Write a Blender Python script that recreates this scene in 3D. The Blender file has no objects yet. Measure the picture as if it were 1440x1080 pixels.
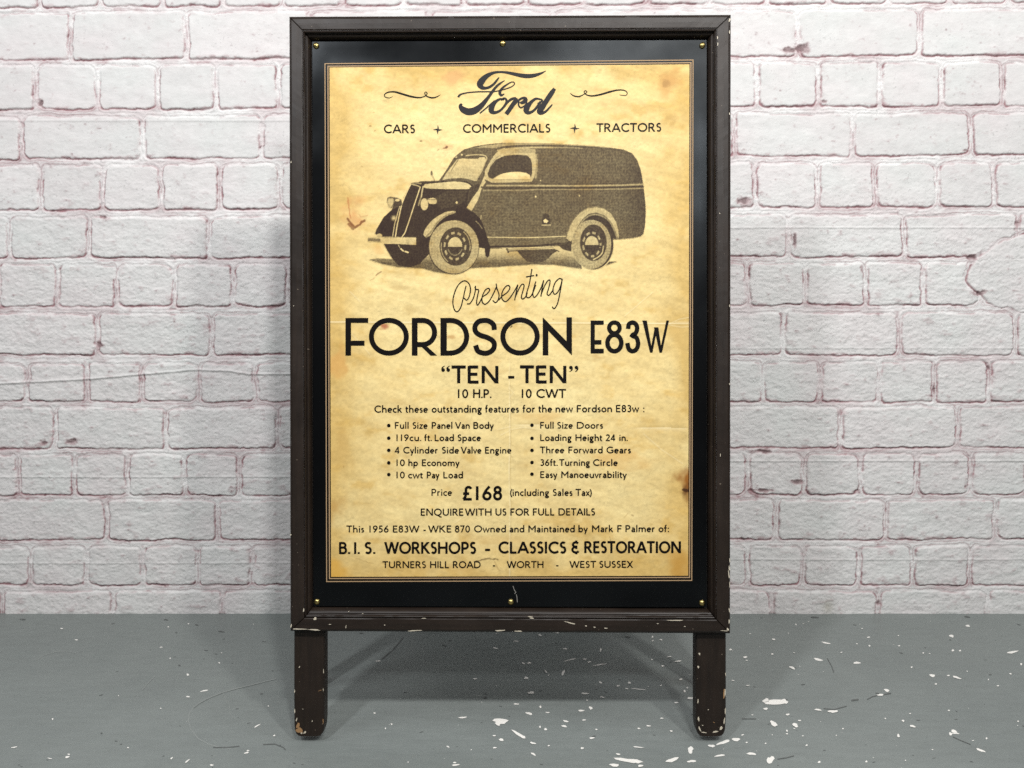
import bpy, math, random
import numpy as np

# ------------------------------------------------------------------ camera, world, lamps, exposure
scene = bpy.context.scene
COL = scene.collection
PITCH = math.radians(5.2)          # the camera looks down a little
FOC = 1081.0                       # focal length in photo pixels (1440 wide)
MM = 0.001068                      # metres per photo pixel on the face of the board (an A1 poster)
DIST = FOC * MM                    # distance to the face of the board
CT, ST = math.cos(PITCH), math.sin(PITCH)
LEG_H = -0.034                     # rear face of the front legs, behind the frame's face


def board_uv(x, y, h=0.0):
    """photo point -> coordinates in the board's own plane, h metres in front of the frame's face"""
    s = (DIST - h) / FOC
    return (x - 720.0) * s, (540.0 - y) * s


V0 = board_uv(720, 1034.5, LEG_H)[1]
CAM_H = -(V0 * CT) + (DIST - LEG_H) * ST
ROOT = (0.0, V0 * ST + (DIST - LEG_H) * CT, 0.0)


def ray(x, y):
    a, b = (x - 720.0) / FOC, (540.0 - y) / FOC
    return a, CT + b * ST, -ST + b * CT


def on_floor(x, y):
    a, b, c = ray(x, y)
    t = -CAM_H / c
    return a * t, b * t


WALL_Y = on_floor(720, 863)[1]


cam_d = bpy.data.cameras.new('camera')
cam = bpy.data.objects.new('camera', cam_d)
COL.objects.link(cam)
cam.location = (0, 0, CAM_H)
cam.rotation_euler = (math.pi / 2 - PITCH, 0, 0)
cam_d.sensor_width = 36.0
cam_d.lens = FOC / 1440.0 * 36.0
cam_d.clip_start = 0.02
cam_d.clip_end = 60
scene.camera = cam

world = bpy.data.worlds.new('World')
scene.world = world
world.use_nodes = True
world.node_tree.nodes['Background'].inputs[0].default_value = (0.93, 0.97, 1.0, 1)
world.node_tree.nodes['Background'].inputs[1].default_value = 0.04


def lamp(name, loc, target, size, size_y, watts, color):
    d = bpy.data.lights.new(name, 'AREA')
    d.shape = 'RECTANGLE'
    d.size, d.size_y = size, size_y
    d.energy = watts
    d.color = color
    o = bpy.data.objects.new(name, d)
    COL.objects.link(o)
    o.location = loc
    from mathutils import Vector
    o.rotation_euler = (Vector(target) - Vector(loc)).to_track_quat('-Z', 'Y').to_euler()
    return o


lamp('studio_lamp', (0.92, -0.35, 2.22), (0, 1.3, 0.5), 0.13, 0.13, 22.0, (1.0, 0.975, 0.94))
lamp('studio_lamp', (0.30, -0.35, 2.18), (0, 1.3, 0.5), 0.12, 0.12, 16.0, (1.0, 0.975, 0.94))
lamp('studio_lamp', (-0.88, -0.35, 2.22), (0, 1.3, 0.5), 0.15, 0.15, 23.0, (0.98, 0.985, 1.0))
lamp('studio_lamp', (0.42, -0.75, 1.62), (0, 1.4, 0.4), 0.10, 0.10, 10.0, (0.97, 0.985, 1.0))
lamp('added_side_fill', (1.75, 0.35, 2.3), (1.0, 1.62, 0.25), 0.9, 0.9, 14.5, (0.96, 0.985, 1.0))  # soft side fill, added to even out wall and floor
lamp('added_side_fill', (-1.75, 0.35, 2.3), (-1.0, 1.62, 0.25), 0.9, 0.9, 14.5, (0.96, 0.985, 1.0))  # matching fill added on the left

scene.view_settings.view_transform = 'Standard'
scene.view_settings.look = 'None'
scene.view_settings.gamma = 1.0
scene.view_settings.exposure = 0.0
scene.view_settings.use_curve_mapping = False
scene.render.engine = 'CYCLES'
scene.cycles.use_denoising = False
scene.cycles.max_bounces = 6
scene.render.filter_size = 1.2

rng = np.random.default_rng(7)
random.seed(7)

# ------------------------------------------------------------------ helpers
_TAB = np.random.default_rng(11).random((512, 512)).astype(np.float32)


def vnoise(x, y, seed=0):
    x = np.asarray(x, dtype=np.float64) + seed * 37.31
    y = np.asarray(y, dtype=np.float64) + seed * 17.77
    xi = np.floor(x).astype(np.int64)
    yi = np.floor(y).astype(np.int64)
    fx, fy = x - xi, y - yi
    fx = fx * fx * (3 - 2 * fx)
    fy = fy * fy * (3 - 2 * fy)
    x0, x1, y0, y1 = xi % 512, (xi + 1) % 512, yi % 512, (yi + 1) % 512
    a = _TAB[x0, y0] * (1 - fx) + _TAB[x1, y0] * fx
    b = _TAB[x0, y1] * (1 - fx) + _TAB[x1, y1] * fx
    return a * (1 - fy) + b * fy


def fbm(x, y, seed=0, octs=4, gain=0.5):
    t, amp, tot = 0, 1.0, 0
    for k in range(octs):
        t = t + amp * vnoise(x * 2 ** k, y * 2 ** k, seed + 5 * k)
        tot += amp
        amp *= gain
    return t / tot - 0.5


def sstep(a, b, x):
    t = np.clip((x - a) / (b - a), 0, 1)
    return t * t * (3 - 2 * t)


def link(o, parent=None):
    COL.objects.link(o)
    if parent is not None:
        o.parent = parent
    return o


def mesh_obj(name, verts, faces, mats, parent=None, mat_idx=None, smooth=False):
    me = bpy.data.meshes.new(name)
    me.from_pydata([tuple(map(float, v)) for v in verts], [], faces)
    for m in (mats if isinstance(mats, (list, tuple)) else [mats]):
        me.materials.append(m)
    if mat_idx is not None:
        me.polygons.foreach_set('material_index', np.asarray(mat_idx, dtype=np.int32))
    if smooth:
        me.polygons.foreach_set('use_smooth', np.ones(len(me.polygons), dtype=bool))
    me.update()
    return link(bpy.data.objects.new(name, me), parent)


def grid_mesh(name, P, mats, parent=None, colors=None, attrs=None, keep=None, smooth=True):
    """P: (rows, cols, 3) array of points"""
    r, c = P.shape[:2]
    idx = np.arange(r * c).reshape(r, c)
    q = np.stack([idx[:-1, :-1], idx[:-1, 1:], idx[1:, 1:], idx[1:, :-1]], -1).reshape(-1, 4)
    pts = P.reshape(-1, 3)
    used = None
    if keep is not None:
        kq = (keep[:-1, :-1] | keep[:-1, 1:] | keep[1:, 1:] | keep[1:, :-1]).reshape(-1)
        q = q[kq]
        used = np.unique(q)
        remap = np.full(r * c, -1)
        remap[used] = np.arange(len(used))
        q = remap[q]
        pts = pts[used]
    me = bpy.data.meshes.new(name)
    me.vertices.add(len(pts))
    me.vertices.foreach_set('co', pts.astype(np.float32).ravel())
    me.loops.add(q.size)
    me.loops.foreach_set('vertex_index', q.astype(np.int32).ravel())
    me.polygons.add(len(q))
    me.polygons.foreach_set('loop_start', np.arange(0, q.size, 4, dtype=np.int32))
    me.polygons.foreach_set('use_smooth', np.full(len(q), smooth, dtype=bool))
    me.update(calc_edges=True)
    for m in (mats if isinstance(mats, (list, tuple)) else [mats]):
        me.materials.append(m)
    if colors is not None:
        a = me.color_attributes.new('tint', 'FLOAT_COLOR', 'POINT')
        cc = colors.reshape(-1, 3)
        if used is not None:
            cc = cc[used]
        rgba = np.ones((len(cc), 4), dtype=np.float32)
        rgba[:, :3] = cc
        a.data.foreach_set('color', rgba.ravel())
    for k, v in (attrs or {}).items():
        a = me.attributes.new(k, 'FLOAT', 'POINT')
        vv = v.reshape(-1)
        if used is not None:
            vv = vv[used]
        a.data.foreach_set('value', vv.astype(np.float32))
    return link(bpy.data.objects.new(name, me), parent)


class Nodes:
    def __init__(self, name):
        self.m = bpy.data.materials.new(name)
        self.m.use_nodes = True
        self.t = self.m.node_tree
        self.b = self.t.nodes['Principled BSDF']

    def n(self, kind, **kw):
        o = self.t.nodes.new(kind)
        for k, v in kw.items():
            if k in o.inputs:
                o.inputs[k].default_value = v
            else:
                setattr(o, k, v)
        return o

    def l(self, a, b):
        self.t.links.new(a, b)

    def coords(self, scale=(1, 1, 1)):
        tc = self.n('ShaderNodeTexCoord')
        mp = self.n('ShaderNodeMapping')
        mp.inputs['Scale'].default_value = scale
        self.l(tc.outputs['Object'], mp.inputs['Vector'])
        return mp.outputs['Vector']

    def noise(self, vec, scale, detail=4, rough=0.55):
        o = self.n('ShaderNodeTexNoise')
        o.inputs['Scale'].default_value = scale
        o.inputs['Detail'].default_value = detail
        o.inputs['Roughness'].default_value = rough
        self.l(vec, o.inputs['Vector'])
        return o.outputs['Fac']

    def ramp(self, fac, stops):
        o = self.n('ShaderNodeValToRGB')
        e = o.color_ramp.elements
        while len(e) < len(stops):
            e.new(0.5)
        for el, (p, c) in zip(e, stops):
            el.position = p
            el.color = (*c, 1) if len(c) == 3 else c
        self.l(fac, o.inputs['Fac'])
        return o.outputs['Color']

    def mix(self, fac, a, b, mode='MIX'):
        o = self.n('ShaderNodeMix', data_type='RGBA', blend_type=mode)
        for sock, v in ((o.inputs[0], fac), (o.inputs[6], a), (o.inputs[7], b)):
            if hasattr(v, 'is_linked'):
                self.l(v, sock)
            elif isinstance(v, (int, float)):
                sock.default_value = v
            else:
                sock.default_value = (*v, 1)
        return o.outputs[2]

    def bump(self, height, strength, dist):
        o = self.n('ShaderNodeBump')
        o.inputs['Strength'].default_value = strength
        o.inputs['Distance'].default_value = dist
        self.l(height, o.inputs['Height'])
        self.l(o.outputs['Normal'], self.b.inputs['Normal'])

    def base(self, v):
        if hasattr(v, 'is_linked'):
            self.l(v, self.b.inputs['Base Color'])
        else:
            self.b.inputs['Base Color'].default_value = (*v, 1)

    def set(self, **kw):
        for k, v in kw.items():
            self.b.inputs[k].default_value = v


def grey(v):
    return (v, v, v)


# ------------------------------------------------------------------ materials
def mat_wall():
    N = Nodes('white_painted_brick')
    at = N.n('ShaderNodeAttribute', attribute_name='tint')
    v = N.coords()
    fine = N.noise(v, 60, 5, 0.6)
    c = N.mix(1.0, at.outputs['Color'], N.ramp(fine, [(0.3, grey(0.95)), (0.7, grey(1.03))]), 'MULTIPLY')
    N.base(c)
    N.set(Roughness=0.62)
    N.b.inputs['Specular IOR Level'].default_value = 0.3
    f2 = N.noise(N.coords((1, 1, 1.6)), 170, 4, 0.6)
    N.bump(f2, 0.35, 0.0012)
    return N.m


def mat_floor():
    N = Nodes('grey_floor_paint')
    v = N.coords()
    vs = N.coords((1.5, 9, 1))
    big = N.noise(v, 3.0, 5, 0.6)
    streak = N.noise(vs, 9, 6, 0.65)
    c = N.ramp(big, [(0.28, (0.180, 0.201, 0.194)), (0.72, (0.220, 0.243, 0.233))])
    c = N.mix(1.0, c, N.ramp(streak, [(0.3, grey(0.94)), (0.7, grey(1.04))]), 'MULTIPLY')
    sm = N.noise(N.coords((1.2, 3.5, 1)), 22, 6, 0.7)
    c = N.mix(1.0, c, N.ramp(sm, [(0.34, grey(0.94)), (0.5, grey(1.0)), (0.68, grey(1.03))]), 'MULTIPLY')
    sp = N.noise(N.coords((1, 2.2, 1)), 120, 2, 0.5)
    c = N.mix(N.ramp(sp, [(0.715, grey(0)), (0.75, grey(0.65))]), c, (0.10, 0.11, 0.105))
    N.base(c)
    r = N.ramp(streak, [(0.2, grey(0.36)), (0.8, grey(0.52))])
    N.l(r, N.b.inputs['Roughness'])
    N.b.inputs['Specular IOR Level'].default_value = 0.35
    N.bump(streak, 0.12, 0.0015)
    return N.m


def mat_plain(name, col, rough=0.5, metal=0.0, spec=0.5):
    N = Nodes(name)
    N.base(col)
    N.set(Roughness=rough, Metallic=metal)
    N.b.inputs['Specular IOR Level'].default_value = spec
    return N.m


def mat_wood(name, along):
    N = Nodes(name)
    sc = (2, 26, 26) if along == 'x' else (26, 2, 26)
    g = N.noise(N.coords(sc), 6, 6, 0.6)
    m = N.noise(N.coords(), 14, 4, 0.6)
    c = N.ramp(g, [(0.25, (0.0120, 0.0076, 0.0052)), (0.75, (0.0215, 0.0135, 0.0092))])
    c = N.mix(1.0, c, N.ramp(m, [(0.3, grey(0.8)), (0.7, grey(1.2))]), 'MULTIPLY')
    sp = N.noise(N.coords(), 190, 2, 0.5)
    c = N.mix(N.ramp(sp, [(0.745, grey(0)), (0.765, grey(0.75))]), c, (0.20, 0.16, 0.12))
    N.base(c)
    N.l(N.ramp(m, [(0.2, grey(0.40)), (0.8, grey(0.54))]), N.b.inputs['Roughness'])
    N.b.inputs['Specular IOR Level'].default_value = 0.34
    N.bump(g, 0.20, 0.0010)
    return N.m


def mat_attr(name, rough, bump=True):
    N = Nodes(name)
    at = N.n('ShaderNodeAttribute', attribute_name='tint')
    N.base(at.outputs['Color'])
    N.set(Roughness=rough)
    N.b.inputs['Specular IOR Level'].default_value = 0.10
    return N.m


def mat_poster_black():
    N = Nodes('black_poster_border')
    m = N.noise(N.coords(), 5, 4, 0.6)
    N.base(N.ramp(m, [(0.3, (0.0018, 0.0019, 0.0021)), (0.7, (0.0036, 0.0037, 0.0041))]))
    N.l(N.ramp(N.noise(N.coords(), 11, 4), [(0.3, grey(0.21)), (0.7, grey(0.27))]), N.b.inputs['Roughness'])
    N.b.inputs['Specular IOR Level'].default_value = 0.26
    N.b.inputs['Specular Tint'].default_value = (0.86, 0.94, 1.0, 1)
    N.bump(m, 0.05, 0.006)
    return N.m


M_WALL = mat_wall()
M_FLOOR = mat_floor()
M_CHIP = mat_plain('bare_white_undercoat', (0.86, 0.84, 0.79), 0.6)
M_SCUFF = mat_plain('pale_scuff', (0.248, 0.268, 0.256), 0.5)
M_DARK = mat_plain('dark_scratch', (0.105, 0.112, 0.108), 0.6)
M_WOODX = mat_wood('dark_brown_painted_wood_horizontal', 'x')
M_WOODY = mat_wood('dark_brown_painted_wood_vertical', 'y')
M_WOODCHIP = mat_plain('chipped_cream_paint', (0.56, 0.50, 0.39), 0.6)
M_RAW = mat_plain('bare_worn_wood', (0.30, 0.17, 0.075), 0.7)
M_BRASS = mat_plain('aged_brass', (0.46, 0.36, 0.14), 0.33, 1.0)
M_BLACK = mat_poster_black()
M_PAPER = mat_attr('aged_paper_print', 0.48)
M_INK = mat_plain('printing_ink', (0.0045, 0.0030, 0.0025), 0.5, 0, 0.12)
M_GREYINK = mat_plain('faded_printing_ink', (0.026, 0.0245, 0.025), 0.5, 0, 0.12)
M_LINE = mat_plain('tan_border_ink', (0.40, 0.27, 0.15), 0.5, 0, 0.12)
M_BACK = mat_plain('dark_backing_board', (0.03, 0.024, 0.02), 0.6)

# ------------------------------------------------------------------ floor
def blob(cx, cy, w, h, ang=0.0, n=11, rough=0.35):
    """an irregular chip outline, in photo pixels"""
    out = []
    ca, sa = math.cos(ang), math.sin(ang)
    ph = [random.uniform(0, 6.28) for _ in range(3)]
    for i in range(n):
        t = 2 * math.pi * i / n
        r = 1 + rough * (0.55 * math.sin(2 * t + ph[0]) + 0.4 * math.sin(3 * t + ph[1]) + 0.3 * math.sin(5 * t + ph[2]))
        a, b = w / 2 * r * math.cos(t), h / 2 * r * math.sin(t)
        out.append((cx + a * ca - b * sa, cy + a * sa + b * ca))
    return out


FV, FF, FM = [], [], []


def floor_poly(pts, mi, z):
    s = len(FV)
    z += 0.000018 * (len(FF) % 37)
    for p in pts:
        gx, gy = on_floor(*p)
        FV.append((gx, gy, z))
    FF.append(list(range(s, s + len(pts)))[::-1])
    FM.append(mi)


def floor_ribbon(pts, w, mi, z):
    for (a, b), (c, d) in zip(pts[:-1], pts[1:]):
        L = math.hypot(c - a, d - b) or 1
        nx, ny = -(d - b) / L * w / 2, (c - a) / L * w / 2
        floor_poly([(a - nx, b - ny), (c - nx, d - ny), (c + nx, d + ny), (a + nx, b + ny)], mi, z)


def build_floor():
    x0, x1, y0, y1 = -2.3, 2.3, -1.2, WALL_Y + 0.006
    FV.extend([(x0, y0, 0), (x1, y0, 0), (x1, y1, 0), (x0, y1, 0)])
    FF.append([0, 1, 2, 3])
    FM.append(0)
    L = [(322, 180, 12, 5), (680, 211, 12, 4), (718, 258, 6, 6), (792, 327, 12, 8), (862, 395, 38, 5, -.15), (793, 420, 16, 6),
         (1085, 543, 26, 6, -.5), (1040, 657, 18, 7, -.2), (1046, 648, 12, 5), (893, 709, 14, 7), (790, 692, 22, 6, -.6),
         (724, 680, 12, 6, -.5), (284, 675, 22, 7, -.2), (290, 664, 12, 5), (210, 681, 18, 4), (60, 634, 24, 5, -.2), (222, 515, 8, 6),
         (795, 113, 8, 4), (710, 126, 8, 4), (925, 278, 8, 5), (1132, 460, 6, 5), (678, 470, 6, 5), (540, 636, 6, 6), (935, 236, 6, 3),
         (1157, 585, 10, 6), (260, 133, 10, 6), (500, 417, 4, 4)]
    Md = [(512, 509, 30, 8), (672, 524, 60, 24), (660, 535, 22, 16), (745, 578, 66, 10, .6), (768, 592, 22, 10), (808, 617, 24, 8, .3),
          (675, 603, 22, 10, .4), (645, 586, 12, 6), (647, 637, 14, 7), (810, 662, 22, 8, .4), (482, 708, 28, 8), (478, 698, 16, 5),
          (450, 631, 14, 5, .6), (155, 269, 20, 5), (140, 489, 9, 6), (212, 536, 7, 7), (186, 554, 6, 6), (792, 491, 26, 11, .2),
          (738, 451, 20, 6), (840, 463, 10, 9), (870, 487, 16, 5), (1012, 479, 24, 8), (1052, 468, 16, 12), (947, 524, 24, 7), (1024, 519, 14, 6),
          (940, 545, 26, 7, .1), (862, 558, 14, 8), (838, 548, 8, 8), (1057, 595, 26, 6), (1016, 638, 12, 9), (1076, 559, 8, 6), (1255, 555, 14, 5),
          (1296, 544, 22, 5), (1352, 512, 14, 5), (1392, 566, 12, 6), (1252, 634, 38, 5), (1212, 690, 104, 18, .12), (1240, 694, 46, 18),
          (1396, 688, 52, 16, -.2), (1152, 710, 42, 12), (1168, 664, 18, 7), (1262, 713, 26, 8), (875, 628, 10, 5), (780, 342, 20, 9), (801, 404, 24, 12),
          (863, 315, 18, 5, 1.0), (936, 318, 10, 26, .3), (965, 264, 58, 4, -.2), (1028, 406, 34, 6, .1), (1088, 285, 62, 4, -.15), (1255, 388, 56, 4, .1),
          (1204, 386, 12, 6), (1168, 374, 12, 7), (1215, 361, 14, 8), (1093, 360, 16, 6, .6), (1101, 422, 18, 5), (945, 218, 18, 6), (1094, 223, 8, 14),
          (793, 278, 20, 6), (768, 280, 12, 8), (565, 345, 18, 5), (650, 215, 18, 6), (736, 186, 20, 4), (838, 161, 16, 5), (910, 151, 16, 4),
          (1046, 274, 16, 6), (1027, 262, 20, 5), (1348, 180, 12, 6), (1313, 168, 8, 8), (1314, 184, 8, 5), (1310, 264, 6, 6), (1356, 291, 14, 6),
          (1383, 252, 18, 5), (1420, 271, 30, 6, -.2), (1432, 348, 14, 7), (1413, 446, 16, 6), (1348, 374, 8, 6), (1036, 436, 10, 4)]
    R = [(202, 222, 10, 8), (264, 254, 20, 7), (462, 299, 24, 10, .3), (378, 241, 8, 8), (384, 179, 12, 8), (478, 115, 6, 6),
         (572, 263, 38, 9, .15), (605, 193, 38, 6, .15), (735, 277, 30, 9, .1), (784, 169, 12, 6), (788, 205, 8, 7), (913, 205, 10, 5),
         (1134, 164, 24, 9, .3), (1203, 121, 16, 10, .2), (1140, 225, 12, 8), (1170, 226, 10, 6), (1391, 232, 48, 9), (1428, 283, 10, 8),
         (1053, 331, 28, 10, .3), (1156, 339, 36, 8, .25), (1121, 331, 14, 5), (966, 296, 9, 6), (1015, 236, 8, 5), (1383, 324, 9, 6), (1068, 367, 8, 7),
         (861, 394, 22, 12), (834, 413, 32, 7), (392, 444, 100, 20, .03), (350, 436, 24, 16, -.4), (430, 441, 26, 20), (350, 472, 22, 8), (443, 496, 16, 8),
         (571, 476, 26, 8), (634, 483, 42, 11, -.1), (384, 535, 34, 18, .4), (475, 541, 22, 18, .5), (493, 522, 12, 6), (440, 565, 8, 8), (440, 578, 8, 6),
         (930, 523, 10, 9), (970, 546, 22, 10, .3), (910, 586, 12, 13), (1145, 566, 30, 11, .2), (1130, 577, 14, 12), (1150, 575, 34, 5, .1), (1257, 646, 36, 10, .4),
         (1123, 478, 8, 6), (1282, 596, 6, 10), (523, 625, 8, 7), (576, 696, 13, 8), (775, 694, 10, 7), (370, 687, 26, 36, .4), (290, 661, 34, 12, .1),
         (225, 601, 30, 16, -.1), (172, 613, 52, 14, -.3), (122, 628, 26, 12, .1), (33, 645, 24, 28, -.3), (38, 693, 34, 11), (157, 669, 38, 9, -.15),
         (37, 427, 34, 10), (8, 397, 8, 12), (20, 383, 8, 5), (253, 582, 12, 5), (270, 614, 8, 6), (350, 618, 8, 5), (275, 373, 14, 4), (212, 352, 16, 3),
         (676, 556, 8, 5), (855, 513, 7, 5), (940, 690, 6, 4), (1054, 645, 6, 5), (1415, 525, 8, 5), (500, 66, 22, 6), (630, 66, 40, 5), (1330, 375, 8, 6),
         (735, 198, 6, 5), (757, 133, 6, 4), (910, 163, 6, 4), (270, 268, 8, 4), (1290, 347, 5, 5)]
    for ox, lst in ((0, L), (480, Md), (960, R)):
        for it in lst:
            zx, zy, w, h = it[:4]
            a = it[4] if len(it) > 4 else random.uniform(-.15, .15)
            floor_poly(blob(ox + zx / 3, 840 + zy / 3, w / 3, h / 3, a), 1, 0.00035)
    # a thin dusting of small chips, thickest where the board is most walked on
    for i in range(90):
        x = min(1700, max(-300, random.gauss(1060, 260))); y = random.uniform(868, 1130)
        s = random.choice((0.5, 0.7, 0.8, 1.0, 1.2, 1.5))
        floor_poly(blob(x, y, s * random.uniform(1.0, 2.2), s * 0.8, random.uniform(-.3, .3), 7), 1, 0.0003)
    for i in range(150):
        x = random.uniform(-200, 1640); y = random.uniform(868, 1120); s = random.uniform(1.0, 3.6)
        floor_poly(blob(x, y, s * 1.8, s * 0.35, random.uniform(-.3, .3), 7), 3, 0.0002)
    for z, pts in (((0, 3), [(97, 94), (97, 94)]),):
        pass
    for ox, zx, zy, w, h in ((0, 97, 94, 24, 6), (0, 933, 145, 24, 6), (0, 700, 95, 16, 6), (0, 757, 288, 9, 7), (0, 830, 117, 14, 5), (960, 557, 85, 30, 7),
                             (960, 1200, 83, 24, 6), (480, 1208, 168, 22, 8), (480, 608, 424, 14, 8), (0, 428, 574, 8, 5), (480, 85, 152, 18, 4)):
        floor_poly(blob(ox + zx / 3, 840 + zy / 3, w / 3, h / 3, 0.1), 3, 0.0002)
    def zz(ox, pts):
        return [(ox + a / 3, 840 + b / 3) for a, b in pts]
    floor_ribbon(zz(0, [(1165, 345), (1110, 358), (1060, 371), (1000, 385), (940, 402), (890, 422), (850, 442), (815, 467), (797, 492), (795, 525), (808, 560), (835, 595), (880, 620), (930, 634), (975, 638)]), 1.5, 2, 0.0001)
    floor_ribbon(zz(0, [(940, 402), (950, 430), (968, 455), (970, 490), (985, 510)]), 1.0, 2, 0.0001)
    floor_ribbon(zz(0, [(150, 268), (185, 245), (235, 230), (290, 228), (325, 238)]), 0.9, 2, 0.0001)
    floor_ribbon(zz(0, [(600, 392), (625, 362), (655, 332)]), 1.0, 2, 0.0001)
    floor_ribbon(zz(480, [(170, 262), (215, 225), (262, 170)]), 1.6, 3, 0.0001)
    floor_ribbon(zz(0, [(900, 634), (960, 634), (1010, 629)]), 1.2, 3, 0.0002)
    floor_ribbon(zz(0, [(1110, 622), (1160, 620), (1195, 634), (1205, 645)]), 1.2, 3, 0.0002)
    floor_ribbon(zz(960, [(595, 470), (640, 474), (692, 460)]), 1.2, 3, 0.0002)
    floor_ribbon(zz(960, [(712, 436), (742, 432)]), 2.0, 3, 0.0002)
    floor_ribbon(zz(960, [(778, 432), (800, 420), (835, 412), (880, 406)]), 1.2, 3, 0.0002)
    floor_ribbon(zz(960, [(610, 258), (628, 290), (638, 318)]), 0.8, 3, 0.0002)
    floor_ribbon(zz(960, [(250, 514), (310, 514)]), 1.0, 3, 0.0002)
    floor_ribbon(zz(960, [(400, 684), (440, 678), (470, 670)]), 1.2, 3, 0.0002)
    floor_ribbon(zz(960, [(1140, 590), (1180, 608), (1215, 622)]), 0.8, 3, 0.0002)
    o = mesh_obj('floor', FV, FF, [M_FLOOR, M_CHIP, M_SCUFF, M_DARK], None, FM)
    o['kind'] = 'structure'
    o['label'] = 'grey painted floor with chipped white flecks'
    o['category'] = 'floor'


build_floor()

# ------------------------------------------------------------------ brick wall
# courses: (top and bottom of the bricks at the left edge, at the right edge), heights as seen from the camera
CRS = [(-52, 9, -57, 3), (19, 83, 14.6, 77), (93, 153, 89, 147.5), (165, 223, 160, 217), (233.5, 295, 230, 290), (307, 362.5, 303, 360),
       (374, 431, 371, 428), (443, 498, 441, 499), (513, 564, 510, 565), (575.5, 630.5, 574, 629), (641, 695.7, 639.5, 695), (705, 759, 705, 757.5),
       (770.5, 822, 769, 823), (833, 886, 833, 886)]
JL = [[55, 140, 229, 312, 397], [98, 262], [49.6, 136.5, 221.7, 303, 392], [30.6, 200, 367], [57, 144, 226, 308, 394], [13, 124, 293], [80, 163, 245, 327, 405],
      [136, 297.5], [38, 121, 200, 278.5, 359], [77, 233, 391], [25, 103.5, 179, 259.6, 337], [149, 306], [42, 121, 200, 278.5, 354], [3, 159, 312]]
JR = [[1080, 1165, 1250, 1335, 1420], [1122, 1294], [1065, 1151, 1237, 1325, 1411], [1033, 1200, 1366], [1062, 1150, 1230.6, 1317.5, 1398], [1110, 1272, 1433],
      [1052, 1134, 1217, 1298.5, 1379], [1101.7, 1265, 1428], [1072.5, 1153, 1237, 1314.6, 1392], [1021, 1183, 1347], [1052, 1131, 1211, 1290, 1365.6],
      [1091.5, 1246, 1400.6], [1052, 1129, 1208, 1284, 1364], [1087, 1235, 1389]]


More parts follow.
